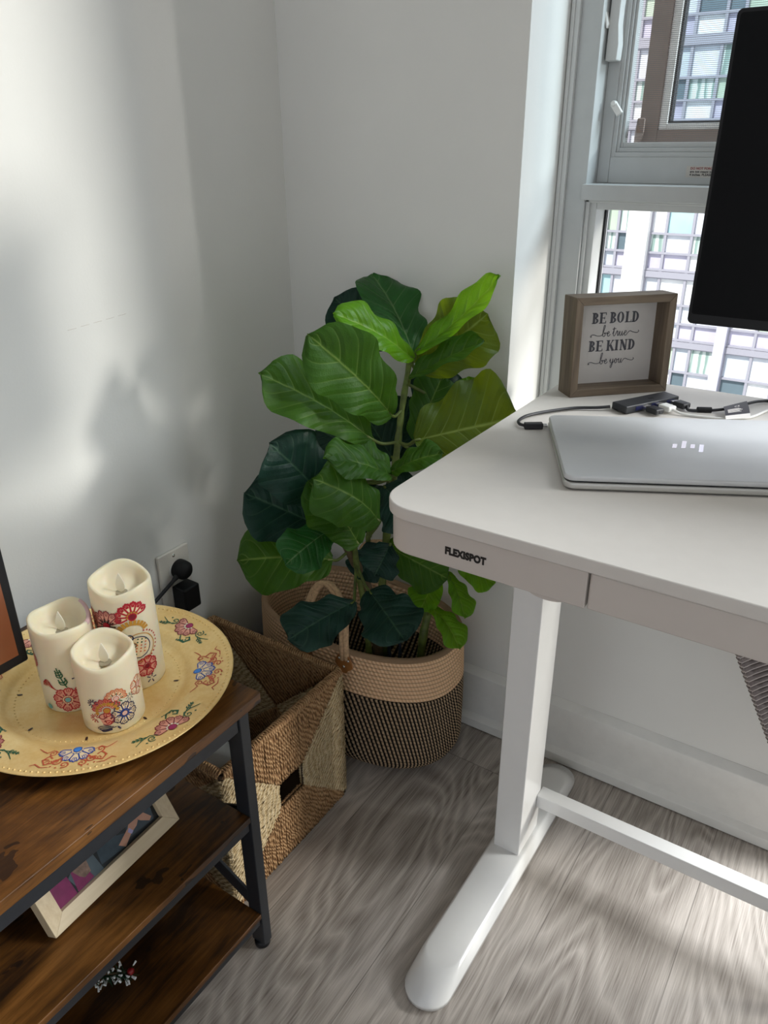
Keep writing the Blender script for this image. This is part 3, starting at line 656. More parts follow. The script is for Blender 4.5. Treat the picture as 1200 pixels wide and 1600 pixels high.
# lettering: drawn strokes on the board
BW, BH = SW-2*ST, SH-2*ST
def sign_fn(u, v, h): return tilt @ Vector((ST + u, SD-.0081-h, ST + v + .0002))
sp = Paint(sign_fn, ['x'])
def seg(x0, y0, x1, y1, w): sp.ribbon([(x0, y0), (x1, y1)], w, 'x')
def serif_letter(ch, x, y, h):
    """Roman capital from stems, hairlines and slab serifs; returns its width"""
    T, t, sv = h*.23, h*.075, h*.09
    def stem(cx, serif=True):
        sp.fill([(cx-T/2, y), (cx+T/2, y), (cx+T/2, y+h), (cx-T/2, y+h)], 'x')
        if serif:
            for yy in (y, y+h-t): sp.fill([(cx-T/2-sv, yy), (cx+T/2+sv*.6, yy), (cx+T/2+sv*.6, yy+t), (cx-T/2-sv, yy+t)], 'x')
    def bowl(cx, y0, y1, rx):
        n = 14; out = []; inn = []
        for k in range(n+1):
            a = -PI/2 + PI*k/n; out.append((cx + rx*cos(a), (y0+y1)/2 + (y1-y0)/2*sin(a))); inn.append((cx + max(0, rx-T)*cos(a), (y0+y1)/2 + ((y1-y0)/2-t)*sin(a)))
        for k in range(n): sp.fill([out[k], out[k+1], inn[k+1], inn[k]], 'x')
    x0 = x + sv + T/2
    if ch == 'B': stem(x0); bowl(x0+T*.2, y, y+h*.53, h*.40); bowl(x0+T*.2, y+h*.47, y+h, h*.35); seg(x0, y+t/2, x0+T*.3, y+t/2, t); return h*.68
    if ch == 'D': stem(x0); bowl(x0+T*.2, y, y+h, h*.46); return h*.76
    if ch == 'E':
        stem(x0)
        for yy, l in ((y, .50), (y+h/2-t/2, .36), (y+h-t, .46)): sp.fill([(x0, yy), (x0+h*l, yy), (x0+h*l, yy+t), (x0, yy+t)], 'x')
        for yy in (y, y+h-h*.24): sp.fill([(x0+h*.43, yy), (x0+h*.5, yy), (x0+h*.5, yy+h*.24), (x0+h*.43, yy+h*.24)], 'x')
        sp.fill([(x0+h*.30, y+h*.38), (x0+h*.36, y+h*.38), (x0+h*.36, y+h*.62), (x0+h*.30, y+h*.62)], 'x'); return h*.68
    if ch == 'O':
        n = 28; cx = x + h*.36
        for k in range(n):
            q = []
            for kk, rx, ry in ((k, h*.36, h*.5), (k+1, h*.36, h*.5), (k+1, h*.36-T, h*.5-t), (k, h*.36-T, h*.5-t)):
                a = 2*PI*kk/n; q.append((cx + rx*cos(a), y + h/2 + ry*sin(a)))
            sp.fill(q, 'x')
        return h*.78
    if ch == 'L': stem(x0); sp.fill([(x0, y), (x0+h*.46, y), (x0+h*.46, y+t), (x0, y+t)], 'x'); sp.fill([(x0+h*.39, y), (x0+h*.46, y), (x0+h*.46, y+h*.26), (x0+h*.39, y+h*.2)], 'x'); return h*.64
    if ch == 'I': stem(x0); return h*.44
    if ch == 'K':
        stem(x0); seg(x0+T*.4, y+h*.42, x0+h*.45, y+h, t*1.1); seg(x0+T*.9, y+h*.55, x0+h*.5, y, T*.95)
        for xx, yy in ((x0+h*.5, y+t/2), (x0+h*.45, y+h-t/2)): seg(xx-h*.14, yy, xx+h*.12, yy, t)
        return h*.82
    if ch == 'N':
        xa, xb = x+sv+t, x+h*.66
        seg(xa, y, xa, y+h, t*1.2); seg(xb, y, xb, y+h, t*1.2); seg(xa, y+h, xb, y, T*.95)
        for xx, yy in ((xa, y+t/2), (xa-sv*.5, y+h-t/2), (xb, y+h-t/2)): seg(xx-h*.13, yy, xx+h*.13, yy, t)
        return h*.82
    return h*.3
def serif_line(txt, cx, y, h, track=.04):
    wd = sum({'B': .68, 'D': .76, 'E': .68, 'O': .78, 'L': .64, 'I': .44, 'K': .82, 'N': .82}.get(c, .26)*h for c in txt) + h*track*len(txt)
    x = cx-wd/2
    for c in txt: x += serif_letter(c, x, y, h) + h*track
def script(chars, cx, y, h, w):
    # joined hand lettering, each glyph a polyline in an em box (advance, points)
    G = {'b': (.52, [(0, .05), (.16, .35), (.30, .85), (.33, 1.02), (.25, 1.08), (.19, .9), (.15, .45), (.14, .1), (.22, 0), (.34, .04), (.40, .22), (.34, .36), (.26, .30), (.36, .28), (.52, .34)]),
         'e': (.40, [(0, .2), (.10, .22), (.26, .32), (.27, .42), (.19, .46), (.10, .34), (.09, .14), (.17, .02), (.28, .05), (.40, .2)]),
         't': (.34, [(0, .2), (.10, .45), (.16, .86), (.13, .4), (.12, .1), (.18, .0), (.26, .05), (.34, .2)]),
         'r': (.34, [(0, .2), (.10, .42), (.13, .50), (.20, .42), (.22, .42), (.20, .2), (.21, .04), (.28, .04), (.34, .2)]),
         'u': (.48, [(0, .2), (.09, .45), (.08, .16), (.14, .02), (.24, .08), (.34, .45), (.32, .16), (.36, .02), (.42, .06), (.48, .2)]),
         'y': (.46, [(0, .2), (.09, .45), (.08, .16), (.16, .04), (.26, .12), (.34, .46), (.30, .0), (.24, -.34), (.14, -.42), (.10, -.30), (.22, -.08), (.46, .2)]),
         'o': (.40, [(0, .2), (.12, .42), (.22, .44), (.10, .38), (.08, .14), (.17, .02), (.28, .12), (.27, .34), (.20, .43), (.28, .36), (.40, .34)]),
         ' ': (.22, [])}
    wd = sum(G[c][0] for c in chars)*h; x = cx-wd/2; line = []
    fl = [(x-h*1.0, y+.06*h), (x-h*1.12, y+.0*h), (x-h*1.06, y+.16*h), (x-h*.8, y+.20*h), (x-h*.4, y+.08*h), (x, y+.1*h)]
    line += [Vector((p[0], p[1], 0)) for p in fl]
    for c in chars:
        if c == ' ':
            sp.ribbon([(p.x, p.y) for p in catmull(line, 5)], w, 'x'); line = []; x += G[c][0]*h; continue
        if c == 't': seg(x-.02*h, y+.66*h, x+.36*h, y+.72*h, w)
        line += [Vector((x+p[0]*h, y+p[1]*h, 0)) for p in G[c][1][(1 if line else 0):]]; x += G[c][0]*h
    line += [Vector((p[0], p[1], 0)) for p in ((x+h*.25, y+.42*h), (x+h*.6, y+.30*h), (x+h*1.0, y+.22*h), (x+h*1.2, y+.34*h), (x+h*1.12, y+.46*h))]
    sp.ribbon([(p.x, p.y) for p in catmull(line, 5)], w, 'x')
serif_line('BE BOLD', BW*.515, BH*.735, .0160); script('be true', BW*.515, BH*.575, .0155, .0010)
serif_line('BE KIND', BW*.50, BH*.395, .0160); script('be you', BW*.50, BH*.235, .0155, .0010)
sp.mb.build('lettering', [MT['greyprint']], bd, world=False, fix=False)

# ---- monitor
mon = thing('monitor', 'black flat monitor standing at the right of the desk', 'monitor', (.10, 1.02, ZT))
m = MB(); m.prism([(x, 1.0, z) for x, z, _ in [(p[0], p[1], 0) for p in rrect(-.2145, .8765, .40, 1.2035, .006, 0)]], (0, .016, 0)); mbod = m.build('housing', MT['blackplastic'], mon, bevel=.0015)
m = MB(); m.prism([(p[0], .9992, p[1]) for p in rrect(-.2105, .8885, .396, 1.1995, .003, 0)], (0, .0012, 0)); m.build('screen', MT['screen'], mbod)
m = MB(); m.box((.02, 1.016, .90), (.18, 1.045, 1.15)); m.build('rear_case', MT['blackplastic'], mbod, bevel=.006)
m = MB(); m.tube([(.10, 1.065, ZT+.008), (.10, 1.062, .95), (.10, 1.04, 1.0)], .017, 16); m.build('stand_neck', MT['blackplastic'], mon, smooth=True)
m = MB(); m.prism(rrect(0, .97, .20, 1.13, .02, ZT), (0, 0, .009)); m.build('stand_base', MT['blackplastic'], mon, bevel=.002)

# ---- ribbed tub chair pushed under the desk
ch = thing('tub_chair', 'taupe ribbed tub chair tucked under the desk', 'chair', (.262, .78, 0))
MT['ribdark'] = plain('taupe_rib_fabric', '#8d8380', .9, var=.1, vscale=200, bump=.5, bscale=600)
MT['ribpale'] = plain('pale_rib_seam', '#d6cdc8', .9, var=.05, vscale=200)
prof = []; N_ = 58
def shell_r(z):
    t = (z-.30)/.30
    return .190 + .190*max(0, t)
for i in range(N_*4+1):
    z = .30 + .30*i/(N_*4); prof.append((shell_r(z) + .0020*abs(sin(PI*i/4)), z))
m = MB(); rows = []; AN = [rad(-30 + 188*k/60) for k in range(61)]
for (r_, z) in prof: rows.append([m.v((.236 + r_*cos(a), .78 + r_*sin(a)*.62, z + .035*max(0, sin(a)))) for a in AN])
for i in range(len(rows)-1):
    for k in range(60): m.face([rows[i][k], rows[i][k+1], rows[i+1][k+1], rows[i+1][k]], 1 if i % 4 == 3 else 0)
shell = m.build('ribbed_back', [MT['ribdark'], MT['ribpale']], ch, smooth=True, fix=False)
md = shell.modifiers.new('Padding', 'SOLIDIFY'); md.thickness = .006; md.offset = -1
MB().lathe([(0, .30), (.150, .30), (.160, .312), (.160, .350), (.148, .364), (0, .372)], 48, fn=lambda r_, z, a: Vector((.262 + r_*cos(a), .765 + r_*sin(a)*.75, z))).build('seat_cushion', MT['ribdark'], ch, smooth=True)
for sx in (-1, 1):
    for sy in (-1, 1): MB().tube([(.262+sx*.10, .78+sy*.06, .31), (.262+sx*.13, .78+sy*.085, 0)], [.014, .009], 12).build('leg', MT['blackmetal'], ch, smooth=True)

# ================================================================ tv stand along the left wall
TX0, TX1, TY0, TY1, TZ = -.945, -.56, -.75, .559, .455
st = thing('tv_stand', 'rustic brown board and black steel tv stand along the left wall', 'tv stand', (-.75, -.1, 0))
MB().box((TX0, TY0, TZ-.0155), (TX1, TY1, TZ)).build('top_board', MT['rustic'], st, bevel=.0012)
for z, nm in ((.273, 'middle_shelf'), (.0815, 'bottom_shelf')):
    MB().box((TX0+.005, TY0+.05, z-.010), (TX1-.001, .5195, z)).build(nm, MT['rustic'], st, bevel=.001)
def rails(z, ya, yb, h=.019):
    m = MB(); m.box((TX1-.024, ya, z-h), (TX1-.004, yb, z)); m.box((TX0+.006, ya, z-h), (TX0+.026, yb, z))
    m.box((TX0+.026, yb-.02, z-h), (TX1-.024, yb, z)); m.box((TX0+.026, ya, z-h), (TX1-.024, ya+.02, z)); m.build('shelf_rail', MT['blackmetal'], st, bevel=.001)
rails(TZ-.0157, TY0+.04, .519, .022); rails(.263-.0002, TY0+.05, .5185, .016); rails(.0713, TY0+.05, .5185, .014)
for x0 in (TX0+.005, TX1-.0255):
    for y0 in (.5195, TY0+.025):
        m = MB(); m.box((x0, y0, .012), (x0+.0245, y0+.0165, TZ-.0157)); lg = m.build('leg', MT['blackmetal'], st, bevel=.0015)
        MB().lathe([(0, 0), (.0095, 0), (.0115, .003), (.0118, .013), (0, .013)], 20, (x0+.0122, y0+.0084, 0)).build('foot_cap', MT['blackplastic'], lg, smooth=True)
for (za, zb) in ((.085, .258), (.258, .085)):
    y = .526 if za < zb else .531
    a, b = Vector((TX1-.02, y, za)), Vector((TX0+.02, y, zb)); t = (b-a).normalized(); q = Vector((-t.z, 0, t.x))*.0125
    m = MB(); m.prism([a+q, b+q, b-q, a-q], (0, .004, 0)); m.build('cross_brace', MT['blackmetal'], st, bevel=.0008)

# television at the far left of the picture
tv = thing('television', 'black-framed television on the stand, showing a brown picture', 'television', (-.79, -.20, TZ))
m = MB(); m.box((-.80, -.80, .5315), (-.7605, .3868, 1.12)); hz = m.build('housing', MT['blackplastic'], tv, bevel=.003)
m = MB(); m.box((-.7612, -.788, .5455), (-.7598, .3755, 1.108)); m.build('screen', MT['brown'], hz)
for y in (-.62, .20):
    MB().tube([(-.70, y, TZ+.006), (-.782, y, .536), (-.86, y, TZ+.006)], .006, 8).build('foot', MT['blackplastic'], tv, smooth=True)

# ---- gold charger plate
PC, PRD = (-.7365, .4525), .1685
def plate_z(r):
    P = [(0, .4575), (.098, .4575), (.106, .4590), (.114, .4640), (.122, .4672), (.150, .4705), (.1685, .4742)]
    for (a, za), (b, zb) in zip(P, P[1:]):
        if r <= b: t = (r-a)/(b-a); return za + (zb-za)*t
    return P[-1][1]
pl = thing('charger_plate', 'round gold charger plate painted with flowers, on the tv stand', 'plate', (PC[0], PC[1], TZ))
prof = [(0, .4575)] + [(r/1000, plate_z(r/1000)) for r in (60, 98, 102, 106, 110, 114, 118, 122, 130, 140, 150, 160, 165.5)] + [(.1685, .4746), (.1697, .4742), (.1692, .4732), (.15, .4688), (.122, .4652), (.112, .4612), (.104, .4562), (.098, .4552), (0, .4552)]
MB().lathe(prof, 120, (PC[0], PC[1], 0)).build('dish', MT['gold'], pl, smooth=True)
m = MB()
for n_, r_, br in ((150, .1625, .0018), (96, .0995, .0011)):
    for k in range(n_):
        a = 2*PI*k/n_; c = (PC[0]+r_*cos(a), PC[1]+r_*sin(a), plate_z(r_)); m.lathe([(br, -.0003), (br*.8, br*.45), (0, br*.7)], 6, c)
m.build('beading', MT['gold'], pl, smooth=True)
def plate_fn(u, v, h):     # u: arc length from the +x direction at the rim, v: distance from the centre
    a = u/.145; return Vector((PC[0] + v*cos(a), PC[1] + v*sin(a), plate_z(v) + .0002 + h*.45))
PCOL = ['red', 'dkred', 'pink', 'green', 'blue', 'navy', 'rust', 'white', 'magenta', 'cream', 'skyblue', 'brown', 'gold']
def motif_blue(a):
    pp = Paint(plate_fn, PCOL); u = a*.145; v = .1235
    pp.flower(u, v, .0215, 5, 'cream', 'blue', 'skyblue', 'cream', .0016, 0, PI)
    for sg in (-1, 1):
        pp.spiral(u+sg*.019, v+.020, .006, PI/2, 1.4, .0016, 'rust', sg); pp.spiral(u+sg*.009, v+.026, .0055, 0, 1.3, .0016, 'rust', -sg)
        pp.ribbon([(u+sg*q[0], v+q[1]) for q in ((.014, .013), (.022, .022), (.030, .026), (.035, .019), (.030, .011), (.025, .015))], .0022, 'rust')
        pp.ribbon([(u+sg*q[0], v+q[1]) for q in ((.024, .030), (.032, .031), (.040, .026), (.044, .030))], .0016, 'rust', taper=True)
        pp.ribbon([(u+sg*q[0], v+q[1]) for q in ((.022, .004), (.030, .001), (.036, .006), (.042, .004), (.050, .0005))], .0014, 'rust', taper=True)
        pp.spiral(u+sg*.029, v+.006, .005, 0, 1.2, .0015, 'rust', sg)
        for k in range(5): pp.dot(u+sg*(.010+.006*k), v+.032-.0008*k*k, .0011, 'rust')
        pp.burst(u+sg*.026, v+.017, .006, 4, 'rust', .0012, rad(60), 2)
    pp.build('painted_flower', pl)
def motif_pink(a, flip=1):
    pp = Paint(plate_fn, PCOL); u = a*.145; v = .1475
    pp.flower(u, v, .0205, 6, 'pink', 'dkred', 'magenta', 'white', .0013, PI*1.0, PI*1.15)
    for sg in (-1, 1):
        pp.spiral(u+sg*.026, v-.001, .0055, PI, 1.3, .0014, 'green', sg); pp.ribbon([(u+sg*q[0], v+q[1]) for q in ((.018, -.002), (.026, -.008), (.036, -.006), (.046, .001))], .0015, 'green', taper=True)
        pp.frond(u+sg*.030, v-.008, (0 if sg > 0 else PI) - sg*.3, .018, 4, .0012, 'green', sg*.4); pp.dot(u+sg*.034, v+.003, .0013, 'green')
    sg = flip
    pp.ribbon([(u+sg*q[0], v+q[1]) for q in ((.006, -.020), (.014, -.027), (.024, -.026), (.027, -.018), (.021, -.015), (.018, -.020))], .0032, 'green', taper=True)
    for k in range(6): pp.dot(u+sg*(.008+.0035*k), v-.0285+.0004*k*k, .0015, 'green')
    pp.build('painted_flower', pl)
for k in range(4):
    motif_blue(rad(-48 + 90*k)); motif_pink(rad(-4 + 90*k), -1 if k % 2 else 1)
for k in range(8):
    pp = Paint(plate_fn, PCOL); pp.drop((rad(-5+45.5*k))*.145, .0945, .0022, PI/2, 'brown'); pp.build('painted_drop', pl)

# ---- three wax candles on the plate
def candle(label, c, R, h, ph, pink, art, du=0, dv=0):
    zb = .4578; cz = thing('flameless_candle', label, 'candle', (c[0], c[1], zb), 0, None)
    fc = math.atan2(-c[1], -c[0])
    def rim(a): return h - .0042*cos(a-fc-.25) + .0026*sin(3*a+ph) + .0012*sin(2*a+ph*2)
    def fn(r, z, a):
        zz = z if z < h*.5 else z*(rim(a)/h)
        return Vector((c[0]+r*cos(a), c[1]+r*sin(a), zb+zz))
    prof = [(0, 0), (R*.97, 0), (R, .002)] + [(R, h*q) for q in (.2, .4, .6, .8, .93)] + [(R*.985, h*.985), (R*.93, h), (R*.86, h*.985), (R*.80, h*.945), (R*.72, h-.015), (R*.55, h-.019), (R*.25, h-.0215), (0, h-.022)]
    body = MB().lathe(prof, 64, fn=fn).build('wax_body', MT['wax'], cz, smooth=True)
    zf = zb+(h-.0215)*(1 + .0)
    MB().lathe([(.0075, .0006), (.006, .0012), (.0035, .0008), (0, .0005)], 20, (c[0], c[1], zf)).build('wick_socket', MT['waxhole'], body, smooth=True)
    # flat plastic flame, tilted
    va = Vector((.833, .553, 0)); P = []
    for k in range(24):
        q = k/12 if k <= 12 else (24-k)/12; sg = 1 if k <= 12 else -1
        w = .0056*sin(PI*q**.62)**.9 if 0 < q < 1 else 0
        P.append(Vector((c[0], c[1], zf+.0003)) + va*(w*sg) + Vector((-.0016*q, .001*q, .026*q)))
    m = MB(); m.prism([p - Vector((va.y, -va.x, 0))*.0007 for p in P], Vector((va.y, -va.x, 0))*.0014); m.build('flame', MT['wick'], cz, bevel=.0003)
    if pink:
        m = MB(); n = 14
        for i in range(n):
            for j in range(3):
                q = lambda i_, j_: fn([R*1.002, R*.987, R*.93, R*.855][j_], [h*.955, h*.988, h*1.003, h*.986][j_]+.0003, rad(25+70*i_/n))
                m.poly([q(i, j), q(i+1, j), q(i+1, j+1), q(i, j+1)])
        bmesh.ops.remove_doubles(m.bm, verts=m.bm.verts, dist=1e-6); m.build('pink_stain', MT['pinkwax'], body, smooth=True, fix=False)
    fcam = math.atan2(-c[1], -c[0])       # the side that faces the room
    def sfn(u, v, hh): u += du; v += dv; a = fcam + u/R; r = R + .00025 + hh*.5; return Vector((c[0]+r*cos(a), c[1]+r*sin(a), zb+v))
    ps = Paint(sfn, ['red', 'dkred', 'pink', 'green', 'blue', 'navy', 'orange', 'gold', 'white', 'gem', 'teal', 'rust', 'brown', 'cream'])
    art(ps); ps.build('painted_flowers', cz); return cz
def paisley(p, x, y, s, c, fillc=None, flip=1):
    pts = [(x + flip*s*a, y + s*b) for a, b in ((0, .1), (.35, .0), (.75, .2), (.9, .6), (.7, 1.0), (.3, 1.15), (-.1, 1.0), (-.2, .75), (.05, .6), (.25, .72), (.15, .85))]
    if fillc: p.fill(pts[:8], fillc)
    p.ribbon([(q.x, q.y) for q in catmull([(a, b, 0) for a, b in pts], 5)], .0011, c)
def art_short(p):
    p.flower(.010, .047, .0125, 9, 'cream', 'orange', 'gem', 'white', .0009, -.3, PI*1.35); p.burst(.010, .046, .0075, 9, 'green', .0010)
    p.flower(-.002, .033, .0165, 8, 'pink', 'red', 'gold', None, .0009, .25, PI*.95)
    for k in range(9): a = .15 + PI*1.0*k/8; p.dot(-.002+.0115*cos(a), .031+.0115*sin(a), .0022, 'gold')
    paisley(p, -.009, .012, .015, 'dkred', 'pink'); p.spiral(-.002, .027, .0045, 0, 1.6, .0011, 'red'); p.spiral(-.003, .016, .004, 1, 1.5, .0011, 'red', -1)
    for q in ((-.006, .018), (.001, .021), (-.004, .0235), (.002, .0165)): p.dot(q[0], q[1], .0012, 'dkred')
    p.flower(.0165, .023, .0145, 8, 'cream', 'navy', 'gem', 'blue', .0012, .2); p.burst(.0165, .023, .0085, 14, 'blue', .0009)
    p.burst(-.017, .043, .0055, 8, 'navy', .0012, 0, PI*1.4); p.burst(-.017, .022, .0058, 9, 'red', .0010, rad(20), PI*1.5); p.burst(.026, .041, .005, 8, 'navy', .0007, 0)
    for k in range(3): p.ribbon([(q.x, q.y) for q in catmull([(-.001+.003*k, .010-.001*k, 0), (-.010, .0105-.0025*k, 0), (-.016+.002*k, .0075-.0015*k, 0), (-.010, .0045-.0010*k, 0), (.000, .0065-.001*k, 0)], 5)], .0010, 'navy')
    p.frond(.006, .008, -1.0, .006, 3, .0009, 'navy')
    p.flower(.041, .048, .012, 6, None, 'rust', 'gem', None, .0008)
def art_mid(p):
    p.flower(.004, .019, .0165, 8, 'pink', 'red', 'teal', 'cream', .0013, .2); p.burst(.004, .019, .0085, 12, 'dkred', .0009)
    p.frond(.006, .037, 1.95, .030, 6, .0014, 'green', -.25)
    for k in range(4): p.ribbon([(q.x, q.y) for q in catmull([(-.006-.002*k, .033+.001*k, 0), (-.015, .038+.0025*k, 0), (-.023+.001*k, .043+.001*k, 0), (-.025+.002*k, .037, 0)], 5)], .0010, 'red')
    p.flower(.027, .030, .013, 7, 'cream', 'red', 'gem', None, .0011); p.burst(.020, .048, .006, 6, 'navy', .0014)
    p.frond(.030, .075, 1.6, .016, 4, .0014, 'green', .2); p.flower(.043, .078, .014, 8, 'cream', 'navy', 'gem', 'blue', .0011); p.flower(.047, .060, .011, 7, 'pink', 'rust', 'gem', None, .001)
    p.flower(-.040, .070, .012, 7, 'pink', 'red', 'gem', None, .001); p.dot(-.022, .006, .004, 'teal'); p.frond(-.036, .04, 2, .02, 5, .001, 'green')
def art_tall(p):
    p.flower(.013, .102, .0195, 7, 'cream', 'red', 'dkred', 'gold', .0022, .2, PI*1.05); p.spiral(.013, .101, .0045, 0, 1.6, .0012, 'red')
    p.flower(-.019, .092, .021, 9, 'pink', 'dkred', 'red', 'brown', .0012, .3, PI*1.3); p.burst(-.019, .091, .0105, 11, 'brown', .0016); p.spiral(-.019, .091, .005, 0, 1.7, .0011, 'red')
    for k in range(10): a = rad(150-15*k); p.ribbon([(.010+.014*cos(a), .078+.012*sin(a)), (.010+.021*cos(a), .078+.019*sin(a))], .0036, 'gold')
    paisley(p, .006, .042, .026, 'navy', 'cream'); paisley(p, .004, .036, .035, 'gold')
    for k in range(12): a = rad(-75+14*k); p.dot(.020+.0195*cos(a), .058+.0205*sin(a), .0012, 'red')
    for k in range(16): p.dot(.010+.016*((k*7) % 16)/16, .048+.022*((k*5) % 16)/16, .0011, 'orange' if k % 3 else 'green')
    p.spiral(.006, .072, .006, 1.5, 1.3, .0015, 'navy'); p.flower(.021, .026, .014, 7, 'pink', 'red', 'dkred', None, .0016); p.burst(.024, .006, .006, 5, 'navy', .0013)
    p.flower(-.045, .098, .012, 7, 'pink', 'rust', 'gem', None, .001); p.frond(-.045, .06, 1.6, .02, 5, .001, 'brown')
candle('short ivory candle painted with a blue flower, at the front of the gold plate', (-.6775, .4295), .0355, .098, .6, False, art_short, -.006, .002)
candle('ivory candle with a pink stain on its rim, nearest the television', (-.7495, .4275), .0355, .117, 2.2, True, art_mid, -.014, .001)
candle('tallest ivory candle, painted with red flowers, at the back of the gold plate', (-.718, .496), .0372, .146, 1.2, False, art_tall, -.006, .007)

# ---- photo frame leaning on the middle shelf
pf = thing('photo_frame', 'pale wooden photo frame leaning back on the middle shelf of the tv stand', 'photo frame', (-.628, .27, .2735))
lean = Matrix.Translation((-.6198, .2676, .2822)) @ Matrix.Rotation(rad(3.2), 4, 'Z') @ Matrix.Rotation(rad(-28), 4, 'Y')
FW, FH, FT = .194, .150, .019          # local: y along the shelf, z up, x out of the picture
def pfb(name, pts, d, mat, par=pf, **k):
    m = MB(); m.prism(pts, d); m.bm.transform(lean); return m.build(name, mat, par, **k)
def FP(L): return [(0, y, z) for y, z in L]
pfb('rail', FP([(0, 0), (FW, 0), (FW-FT, FT), (FT, FT)]), (-.018, 0, 0), MT['pinewood_h'], bevel=.0006)
pfb('rail', FP([(0, FH), (FT, FH-FT), (FW-FT, FH-FT), (FW, FH)]), (-.018, 0, 0), MT['pinewood_h'], bevel=.0006)
pfb('stile', FP([(0, 0), (FT, FT), (FT, FH-FT), (0, FH)]), (-.018, 0, 0), MT['pinewood_v'], bevel=.0006)
pfb('stile', FP([(FW, 0), (FW, FH), (FW-FT, FH-FT), (FW-FT, FT)]), (-.018, 0, 0), MT['pinewood_v'], bevel=.0006)
MT['phdark'] = plain('photo_dark', '#23282b', .3, var=.2, vscale=60); MT['phblue'] = plain('photo_slate', '#3c4c56', .3, var=.15, vscale=70); MT['phgrey'] = plain('photo_grey', '#55636a', .3, var=.1)
MT['phskin'] = plain('photo_skin', '#cf9c82', .3, var=.05); MT['phmaroon'] = plain('photo_maroon', '#84325f', .3, var=.08, vscale=90); MT['phyellow'] = plain('photo_yellow', '#d8a032', .3); MT['phhair'] = plain('photo_hair', '#8a7264', .3, var=.25, vscale=160); MT['phwatch'] = plain('photo_lilac', '#b9b2dc', .3); MT['phsky'] = plain('photo_sky', '#4aa0cc', .3)
photo_m = ['phdark', 'phblue', 'phgrey', 'phskin', 'phmaroon', 'phyellow', 'phhair', 'phwatch', 'phsky']
m = MB(); m.box((-.012, FT-.003, FT-.003), (-.008, FW-FT+.003, FH-FT+.003)); m.bm.transform(lean); ph = m.build('photo', MT['phdark'], pf)
m = MB(); lay = [0]
def pp_(c, L):
    lay[0] += 1; m.poly([(-.0079+.00004*lay[0], FT+.156*a, FT+.112*b*.62) for a, b in L], photo_m.index(c))
# (a along the picture, b up): two sitters seen close up, a striped scarf on the left, a bare forearm with a watch on the right
pp_('phgrey', [(.20, 0), (.42, 0), (.40, .34), (.24, .42), (.16, .3)]); pp_('phblue', [(.42, .08), (.66, .02), (.70, .34), (.60, .5), (.44, .42)])
pp_('phmaroon', [(.0, 0), (.17, 0), (.16, .42), (.05, .55), (.0, .5)]); pp_('phmaroon', [(.18, 0), (.33, .02), (.30, .34), (.20, .42)])
pp_('phyellow', [(.015, .44), (.155, .37), (.155, .41), (.015, .48)]); pp_('phyellow', [(.015, .54), (.15, .47), (.15, .51), (.015, .58)])
pp_('phhair', [(.20, .40), (.24, .20), (.27, .12), (.33, .14), (.34, .42), (.28, .58)]); pp_('phblue', [(.70, .1), (.95, .05), (1, .5), (.8, .6), (.68, .4)]); pp_('phdark', [(.62, .30), (.70, .22), (.76, .48), (.66, .55)])
pp_('phskin', [(.60, .13), (.645, .02), (.735, .14), (.72, .25)]); pp_('phskin', [(.72, .24), (.735, .14), (.80, .18), (.83, .24), (.82, .33), (.76, .34)])
pp_('phskin', [(.80, .34), (.85, .20), (.915, .08), (.945, .12), (.90, .28), (.84, .38)]); pp_('phwatch', [(.712, .20), (.735, .125), (.758, .15), (.737, .25)]); pp_('phsky', [(.765, .36), (.775, .35), (.79, .46), (.77, .47)])
m.bm.transform(lean); m.build('photo_print', [MT[q] for q in photo_m], ph, fix=False)
a_ = lean @ Vector((-.018, FW*.5, FH*.75)); b_ = lean @ Vector((-.018, FW*.5, FH*.2))
m = MB(); m.prism([a_ + Vector((0, -.02, 0)), a_ + Vector((0, .02, 0)), Vector((a_.x-.035, a_.y+.02, .2738)), Vector((a_.x-.035, a_.y-.02, .2738))], (-.002, 0, 0)); m.build('easel_back', MT['phdark'], pf)

# ---- frosted pine sprig on the bottom shelf
spg = thing('pine_sprig', 'frosted pine sprig with a red berry lying on the bottom shelf', 'ornament', (-.65, .34, .0815))
rr = random.Random(3); ax0, ax1 = Vector((-.690, .312, .094)), Vector((-.641, .352, .098))
MB().tube([ax0, (ax0+ax1)/2 + Vector((0, 0, .004)), ax1], .0018, 6).build('twig', MT['trunk'], spg, smooth=True)
m = MB(); t2 = MB()
for i in range(170):
    t = rr.random(); p = ax0.lerp(ax1, t); d = Vector((rr.uniform(-.9, 1.1), rr.uniform(-.6, .3), rr.uniform(-.15, .5))).normalized(); l = rr.uniform(.009, .020)
    e = p + d*l; e.z = max(e.z, .0835); m.tube([p, e], [.0007, .0004], 4)
    if i % 2 == 0: t2.tube([p.lerp(e, .65), p.lerp(e, 1.04)], [.0009, .0015], 5)
m.build('needles', MT['pine'], spg); t2.build('frosted_tips', MT['frost'], spg)
MB().lathe([(0, -.005), (.0035, -.0035), (.005, 0), (.0035, .0035), (0, .005)], 14, (-.638, .353, .1015)).build('berry', MT['berry'], spg, smooth=True)

